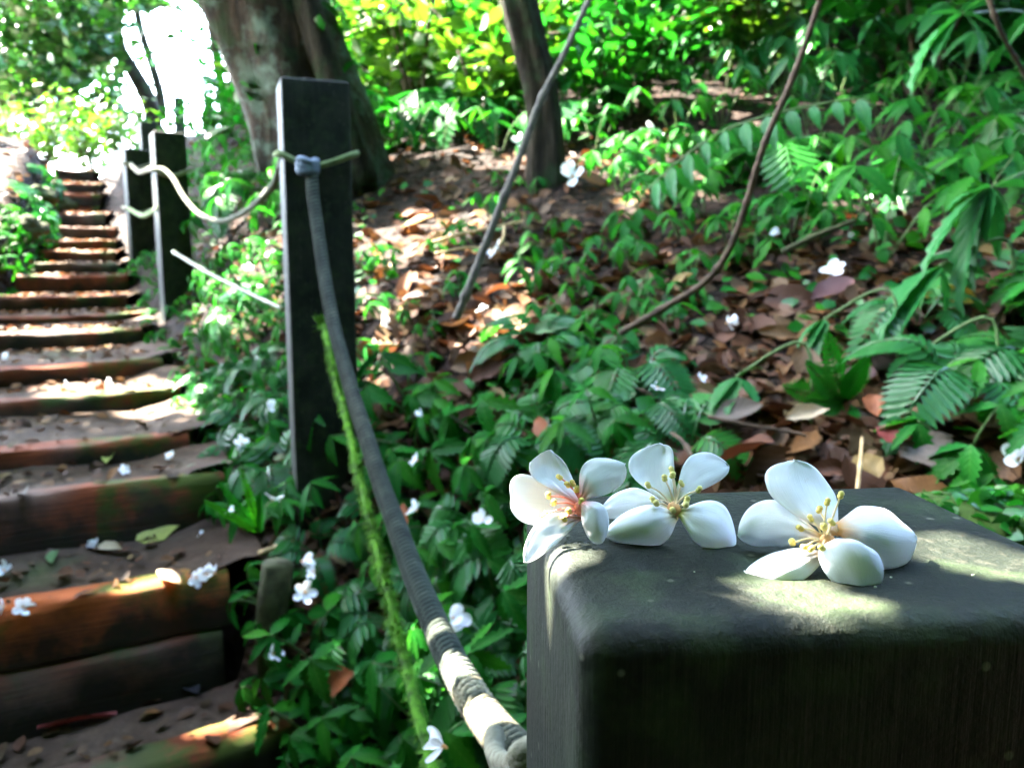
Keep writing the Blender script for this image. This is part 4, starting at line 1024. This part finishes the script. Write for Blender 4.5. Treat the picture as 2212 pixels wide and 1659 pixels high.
# ------------------------------------------------------------------ dead leaves
def dead_mesh(name, mat, W, seed, curl=.5, n=8):
    rr = random.Random(seed); m = MB(); a1, a2, c1, c2 = rr.uniform(-1, 1), rr.uniform(-1, 1), rr.uniform(-curl, curl), rr.uniform(.1, curl)
    def fn(a, b):
        t = a; s = b*2-1; w = W/2*math.sin(math.pi*t**.85)**.75*(1-.25*t**4)+.004
        y = s*w*(1+.10*math.sin(t*17+seed+s)); z = c2*abs(s)**1.5*w*1.3+c1*.35*(t-.5)**2+.04*noise.noise(Vector((t*4, s*3, seed)))+.05*s*math.sin(t*4+a1*3)
        return (t-.5, y, z), (t, b)
    m.grid(fn, n, 5); return m.mesh(name, mat)
DM = [dead_mesh('dead_leaf', M['dead'], rnd.uniform(.45, .8), i, rnd.uniform(.3, .8)) for i in range(10)]
def place_leaf(me, p, size, lift=.006, tilt=.35, name='dead_leaf'):
    g = gnormal(p.x, p.y); g = (g+Vector((rnd.gauss(0, tilt), rnd.gauss(0, tilt), 0))).normalized()
    q = g.to_track_quat('Z', 'Y') @ Quaternion((0, 0, 1), rnd.uniform(0, 6.28))
    return obj(name, me, None, p+g*lift, q, size)
def where_d(U_, V_):
    if U_ < 640: return 'near the right ends of the steps'
    if V_ < 620 and U_ < 1450: return 'in the sunlit litter between the trees and the slanting stem'
    if U_ < 1150 and V_ > 1000: return 'under the leafy herbs below the rope'
    if U_ < 1450: return 'on the shaded slope right of the middle post'
    if V_ < 600: return 'on the dark bank at the right'
    return 'in the brown litter behind the near post'
ZD = [(780, 1450, 320, 760, 105), (1000, 1500, 640, 960, 45), (1450, 2212, 600, 1090, 100), (780, 1200, 700, 1000, 25), (420, 640, 560, 1250, 16)]
for (u0, u1, v0, v1, n) in ZD:
    got = 0
    while got < n:
        U_, V_ = rnd.uniform(u0, u1), rnd.uniform(v0, v1); p = hit(U_, V_)
        if p is None or p.y > 4.5: got += 1; continue
        o = place_leaf(rnd.choice(DM), p, rnd.uniform(.05, .115), rnd.uniform(.006, .03), .5)
        w_ = where_d(U_, V_); tag(o, f'curled brown dead leaf {w_}', 'dead leaf', 'dead leaves '+w_); got += 1
SP = [(340, 1165, 110, 'lime_leaf', .8, 'pale yellow green fallen leaf standing on the soil of the second tread'), (240, 1192, 90, 'cream', .4, 'pale dry leaf left of the yellow green one on the second tread'),
      (165, 1572, 190, 'red', .35, 'long red brown leaf on the lowest tread'), (755, 1480, 95, 'orange', .8, 'orange brown dead leaf among green herbs left of the rope'),
      (882, 1125, 80, 'orange', .7, 'orange brown dead leaf just right of the thick rope'), (2040, 655, 130, 'yellow', .4, 'yellow torn leaf on the litter at the right'),
      (1925, 690, 130, 'grey', .8, 'large grey brown leaf under the hanging teal leaves'), (1775, 335, 100, 'cream', .8, 'bright cream dry leaf caught on the dark bank'),
      (1868, 1030, 90, 'tan', .8, 'yellow tan leaf standing behind the largest flower'), (2000, 985, 130, 'grey', .8, 'large crumpled grey leaf behind the near post right corner'),
      (1620, 1000, 150, 'brown', .6, 'red brown leaf behind the gap between the flowers'), (1800, 640, 110, 'purple', .7, 'purple brown leaf with a white flower lying on it'),
      (1930, 960, 90, 'red', .7, 'dark red leaf left of the large crumpled grey leaf'), (1995, 905, 70, 'orange', .5, 'orange pointed leaf standing up in the dark gap'),
      (1740, 910, 110, 'cream', .35, 'pale tan strip of leaf above the largest flower'), (1600, 905, 120, 'grey', .5, 'blue grey dead leaf under the fresh green spray'),
      (1890, 890, 70, 'orange', .7, 'orange crumpled leaf below the feathery fern'), (1860, 830, 100, 'purple', .7, 'purple brown leaf behind the feathery fern'),
      (1480, 620, 60, 'tan', .6, 'tan leaf upright beside the curved vine'), (1195, 725, 90, 'greenpale', .5, 'flat pale green leaf on the shaded slope'),
      (1180, 940, 90, 'orange', .4, 'orange curled leaf left above the first flower'), (2120, 570, 150, 'tan', .35, 'long tan leaf lying under the teal spray'),
      (600, 1100, 60, 'cream', .5, 'pale curled leaf at the foot of the middle post'), (420, 1500, 130, 'black', .35, 'black wet leaf on the lowest tread'),
      (380, 1490, 90, 'cream', .4, 'pale dry leaf beside the black wet leaf'), (70, 1185, 90, 'grey', .4, 'dull grey leaf on the second tread at the left'),
      (120, 1215, 80, 'greenpale', .4, 'pale green leaf flat on the second tread'), (235, 1000, 60, 'lime_leaf', .5, 'small yellow green leaf on the third tread'),
      (605, 1585, 60, 'greenpale', 1, 'round pale green leaf at the bottom beside the lowest step'), (2150, 620, 90, 'brown', .6, 'brown leaf beside the yellow torn leaf'), (950, 530, 90, 'cream', .4, 'broad pale leaf brightly lit in the litter'), (905, 490, 110, 'cream', .35, 'long pale leaf brightly lit beside the middle post')]
def tread_z(x, y):
    s_, u_ = trail(x, y); z = STEPS[0][1]
    for (a, b) in STEPS:
        if s_ > a+.02: z = b
    return z
def on_tread(U_, V_, p):                             # moves a point of the hillside sheet up to the tread that covers it
    s_, u_ = trail(p.x, p.y)
    if not -interp(WID, s_)-.05 < u_ < .04: return p, False
    d = ray(U_, V_); y = .5
    while y < p.y:
        k = y/d.y; z = tread_z(d.x*k, y)
        if d.z*k < z+.004: break
        y += .008
    k = y/d.y; return Vector((d.x*k, y, tread_z(d.x*k, y))), True
for i, (U_, V_, px, c, w, l) in enumerate(SP):
    p, tr_ = on_tread(U_, V_, hit(U_, V_))
    if not tr_: p = p-ray(U_, V_).normalized()*.07
    o = place_leaf(dead_mesh('dead_leaf', M['dead_'+c], w, 50+i, .5, 10), p, px*p.y/F*(.85 if tr_ else .92), .018, .25); tag(o, l, 'dead leaf')
    if tr_: o.rotation_quaternion = Quaternion((0, 0, 1), rnd.uniform(0, 6.28)) @ Quaternion((1, 0, 0), rnd.uniform(-.3, .3)) @ Quaternion((0, 1, 0), rnd.uniform(-.25, .25))
lp, ls = [], []
for _ in range(8500):
    U_, V_ = rnd.uniform(380, 2300), rnd.uniform(250, 1500); p = hit(U_, V_)
    if p is None or p.y > 7 or (U_ > 1480 and V_ < 470): continue
    s_, u_ = trail(p.x, p.y)
    if u_ < .05: continue
    lp.append(tuple(p+Vector((0, 0, rnd.uniform(.0, .012))))); ls.append(rnd.uniform(.02, .07))
for _ in range(900):
    s_ = rnd.uniform(3.2, 8); u_ = -interp(WID, s_)-rnd.uniform(-.05, 1.6); q = trail_pt(s_, u_); lp.append((q.x, q.y, gz(q.x, q.y)+.008)); ls.append(rnd.uniform(.03, .09))
tag(obj('leaf_litter', leaf_cloud('leaf_litter', lp, ls, (.1, -.3, 1), .45, M['litter'], 1.3)), 'loose brown leaf litter covering the slope', None, None, 'stuff')
tp_, ts = [], []
for _ in range(4200):
    s_ = rnd.uniform(1.1, 7.6); u_ = -rnd.uniform(0, interp(WID, s_))+.05; q = trail_pt(s_, u_); tp_.append((q.x, q.y, tread_z(q.x, q.y)+.012)); ts.append(rnd.uniform(.010, .045))
tag(obj('tread_litter', leaf_cloud('tread_litter', tp_, ts, (0, 0, 1), .3, M['litter'], 1.2)), 'crumbled leaf litter scattered over the step treads', None, None, 'stuff')
# ground cover moss and tiny leaves under the herbs
gp_, gs = [], []
for _ in range(6500):
    U_, V_ = rnd.uniform(380, 2300), rnd.uniform(200, 1700); p = hit(U_, V_)
    if p is None or p.y > 6: continue
    if noise.noise(p*2.1+Vector((7, 1, 3))) < (.12 if 780 < U_ < 1500 and V_ < 860 or U_ > 1450 and V_ > 600 else -.18): continue
    s_, u_ = trail(p.x, p.y)
    if u_ < .0: continue
    if (800 < U_ < 1480 and 330 < V_ < 800 or ((U_-1790)/380)**2+((V_-800)/250)**2 < 1) and rnd.random() < .75: continue
    gp_.append(tuple(p+Vector((0, 0, rnd.uniform(.005, .05))))); gs.append(rnd.uniform(.02, .05))
tag(obj('ground_cover', leaf_cloud('ground_cover', gp_, gs, (-.1, -.5, 1), .45, M['shrub'], 1.3, .3)), 'tiny leaved ground cover creeping over the slope', None, None, 'stuff')

# ------------------------------------------------------------------ fallen white flowers
def fallen_proto(seed, closed=.5):
    rr = random.Random(seed); e = empty('fallen_flower')
    for k in range(5):
        a = 2*math.pi*k/5+rr.uniform(-.2, .2); m = MB(); el = rr.uniform(.15, .9)*closed*1.4; L = rr.uniform(.85, 1.1); cu = rr.uniform(-.4, .4)
        def fn(t, b):
            s = b*2-1; w = petal_prof(1-(1-t)**1.5)*.34; t2 = 1-(1-t)**1.5
            x = t2*L*math.cos(el+cu*t2); z = t2*L*math.sin(el+cu*t2)+.12*s*s
            return (x*math.cos(a)-s*w*math.sin(a), x*math.sin(a)+s*w*math.cos(a), z), (t2, b)
        m.grid(fn, 9, 7); kid(e, 'petal', m.mesh('petal', M['petalg']))
    m = MB(); m.tube([(0, 0, -.15), (0, 0, .05), (0, 0, .3)], [.05, .1, .04], 7); kid(e, 'core', m.mesh('core', M['core']))
    return e
FP = [fallen_proto(i, c) for i, c in enumerate((.3, 1.2, .6, 1.5))]
FL = [(605, 1095, 40, 'at the foot of the tall middle post, upper one'), (525, 1120, 36, 'left of the middle post foot beside the step soil'), (447, 1163, 34, 'right of the yellow green leaf on the second tread'), (665, 1218, 46, 'on the moss cushion beside the short stake'),
      (672, 1285, 50, 'on the herbs right of the short stake'), (500, 1360, 46, 'in front of the dark riser left of the short stake'), (620, 1414, 48, 'on herbs at the bottom of the short stake'), (208, 1190, 40, 'beside the pale dry leaf on the second tread'),
      (440, 1452, 42, 'by the black wet leaf on the lowest tread'), (28, 1510, 44, 'in the lower left corner, left of a touching pair'), (75, 1508, 48, 'in the lower left corner, right of a touching pair'), (370, 995, 34, 'at the right end of the third tread'), (535, 975, 38, 'in the plants left of the middle post'),
      (598, 895, 34, 'just left of the middle post at half its height'), (925, 1000, 36, 'in the shade right of the thick rope'), (935, 905, 32, 'on dark leaves above the one by the rope'), (795, 850, 40, 'touching the right side of the middle post'), (1070, 1130, 50, 'hanging on herbs left of the first post flower'),
      (925, 1108, 44, 'beside the orange leaf by the rope'), (1005, 1340, 78, 'large and blurred between the rope and the near post'), (1425, 866, 30, 'on the slope above the middle post flower'), (1575, 722, 40, 'with two petals up on the brown litter'), (1802, 615, 60, 'lying on the purple brown leaf'), (2190, 1025, 75, 'at the right edge beyond the near post'),
      (1408, 305, 52, 'brightly lit high on the bank'), (1240, 398, 60, 'brightly lit by the slender tree foot'), (1075, 562, 46, 'brightly lit beside the slanting stem'), (370, 873, 24, 'on the plants below the halfway post'), (1045, 690, 28, 'at the lower edge of the sunlit litter'), (840, 715, 40, 'bright beside the middle post in the litter'),
      (12, 1238, 46, 'at the left edge of the second tread'), (20, 775, 26, 'at the left edge of the sixth tread'), (150, 835, 24, 'on the fifth tread'), (230, 832, 24, 'on the fifth tread further right'), (270, 1020, 26, 'on the mossy grey step'), (1675, 525, 30, 'under the broken brown stick'), (1195, 610, 30, 'on herbs right of the slanting stem'), (1130, 320, 40, 'bright at the slender tree foot'),
      (780, 345, 36, 'right of the large trunk foot'), (820, 380, 34, 'lower right of the large trunk foot'), (690, 1240, 30, 'lowest near the moss cushion'), (985, 1640, 95, 'large at the bottom edge beside the rope binding'), (1520, 845, 26, 'as a small bud by the fresh spray'), (555, 590, 30, 'left of the middle post in the sun')]
for i, (U_, V_, px, l) in enumerate(FL):
    p = P(U_, V_, .50) if V_ > 1600 else hit(U_, V_+4)
    if V_ <= 1600:
        p, tr_ = on_tread(U_, V_+4, p)
        if not tr_: p = p-ray(U_, V_).normalized()*(.11 if U_ < 1150 and V_ > 840 else .04)
    g = gnormal(p.x, p.y) if V_ < 1600 else Vector((-.2, -.6, .7))
    o = put(FP[i % 4], p+g*(.012 if U_ < 480 else .03), rnd.uniform(0, 6), px*p.y/F*.55, 'fallen white flower '+l, 'flower', 'white flowers fallen on the ground')
    o.rotation_euler = ((g*.6+Vector((rnd.gauss(0, .8), -.2+rnd.gauss(0, .6), .3))).normalized().to_track_quat('Z', 'Y') @ Quaternion((0, 0, 1), rnd.uniform(0, 6))).to_euler()

# unseen dark foliage added behind, beside and over the camera to block skylight
wp, ws = [], []
for _ in range(42000):
    a = rnd.uniform(R(205), R(398)); r = rnd.uniform(2.6, 4.6); x, y = math.cos(a)*r*1.5, math.sin(a)*r-.4
    wp.append((x+1.0, y, rnd.uniform(-2.0, 7.5))); ws.append(rnd.uniform(.22, .4))
for _ in range(7000):
    a = rnd.uniform(R(140), R(206)); r = rnd.uniform(3.2, 4.6); wp.append((math.cos(a)*r*1.5+1, math.sin(a)*r-.4, rnd.uniform(-1.6, .7))); ws.append(rnd.uniform(.22, .4))
for _ in range(7000):
    wp.append((rnd.uniform(-5.5, 5.5), rnd.uniform(-4.5, -.6), rnd.uniform(4.5, 7.5))); ws.append(rnd.uniform(.25, .42))
tag(obj('shade_foliage', leaf_cloud('shade_foliage', wp, ws, (0, 1, .6), .5, M['shade_foliage'], 1.2)), 'dense dark foliage added unseen behind and above the viewpoint to block skylight', None, None, 'stuff')

# ------------------------------------------------------------------ labels that tell the herbs, shrubs and leaves apart
MARKS = [(340, 1165, 'the yellow green leaf on the step'), (605, 1095, 'the flower at the middle post foot'), (665, 1218, 'the flower by the short stake'), (500, 1360, 'the flower before the dark riser'), (620, 1414, 'the lowest flower by the stake'), (597, 1300, 'the short mossy stake'),
 (755, 1480, 'the orange brown leaf among herbs'), (882, 1125, 'the orange leaf beside the rope'), (925, 1000, 'the flower right of the rope'), (795, 850, 'the flower touching the middle post'), (1070, 1130, 'the flower left of the first blossom'), (1005, 1340, 'the large blurred flower by the rope'),
 (900, 1240, 'the bend of the thick rope'), (800, 1130, 'the mossy vine'), (1000, 1480, 'the pale end of the rope'), (1425, 866, 'the flower above the middle blossom'), (1575, 722, 'the upright flower on brown litter'), (1802, 615, 'the flower on the purple leaf'), (2190, 1025, 'the flower at the right edge'),
 (1408, 305, 'the bright flower high on the bank'), (1240, 398, 'the flower by the slender tree'), (1075, 562, 'the flower beside the slanting stem'), (1010, 640, 'the foot of the slanting stem'), (1340, 720, 'the foot of the curved vine'), (1600, 480, 'the middle of the curved vine'), (1700, 200, 'the top of the curved vine'),
 (1775, 335, 'the cream leaf on the bank'), (1770, 510, 'the broken brown stick'), (1590, 815, 'the fresh low leaf spray'), (1820, 870, 'the small feathery fern'), (1990, 760, 'the broad leaf spray'), (2130, 880, 'the serrated spray at the edge'), (2040, 655, 'the yellow torn leaf'), (1925, 690, 'the grey brown leaf'),
 (2000, 985, 'the crumpled grey leaf'), (1868, 1030, 'the tan leaf behind the blossom'), (1620, 1000, 'the red brown leaf'), (2140, 405, 'the long teal spray'), (2080, 30, 'the top corner spray'), (1660, 250, 'the arching frond'), (1195, 725, 'the flat pale green leaf'), (1180, 400, 'the slender tree foot'), (760, 400, 'the large tree foot'),
 (490, 605, 'the leaning pale cane'), (380, 760, 'the halfway post foot'), (690, 700, 'the middle post shaft'), (1010, 515, 'the dry yellow straws'), (470, 475, 'the sagging pale rope'), (470, 1080, 'the grassy tuft'), (840, 715, 'the bright flower beside the post'), (2140, 1110, 'the mossy stone'), (1130, 200, 'the slender tree trunk'), (1740, 910, 'the pale tan strip of leaf'), (1890, 890, 'the orange crumpled leaf')]
KW = (('low serrated', 'serrated green herb'), ('small bright', 'small bright green herb'), ('broad leafed', 'broad leafed green plant'), ('long leafed', 'long leafed dark plant'), ('small feathery', 'small feathery fern'), ('large drooping', 'large drooping fern'), ('curled brown', 'curled brown dead leaf'), ('far leafy', 'far leafy shrub'), ('low leafy', 'low leafy shrub'))
taken = set(o['label'] for o in COL.objects if o.parent is None and 'label' in o)
for o in list(COL.objects):
    if o.parent is not None or 'group' not in o or not o['group'].startswith(('herbs ', 'dead leaves ', 'shrubs on')): continue
    kw = next((b for a, b in KW if o['label'].startswith(a)), None); pj = project(Vector(o.location))
    if kw is None or pj is None: continue
    ms = sorted((math.hypot(pj[0]-u, pj[1]-v), pj[0]-u, pj[1]-v, t) for u, v, t in MARKS)[:5]
    cand = []
    for d, dx, dy, t in ms:
        side = ('left of' if dx < 0 else 'right of') if abs(dx) > abs(dy) else ('above' if dy < 0 else 'below')
        diag = ('above' if dy < 0 else 'below')+(' and left of' if dx < 0 else ' and right of')
        near = 'close' if d < 45 else 'just' if d < 90 else 'well'
        cand += [f'{kw} {near} {side} {t}', f'{kw} {diag} {t}', f'{kw} {near} {diag} {t}']
    cand += [f'{kw} between {ms[a][3]} and {ms[b][3]}' for a, b in ((0, 1), (0, 2), (1, 2))]
    for lab in cand:
        if lab not in taken and len(lab.split()) <= 16: o['label'] = lab; taken.add(lab); break
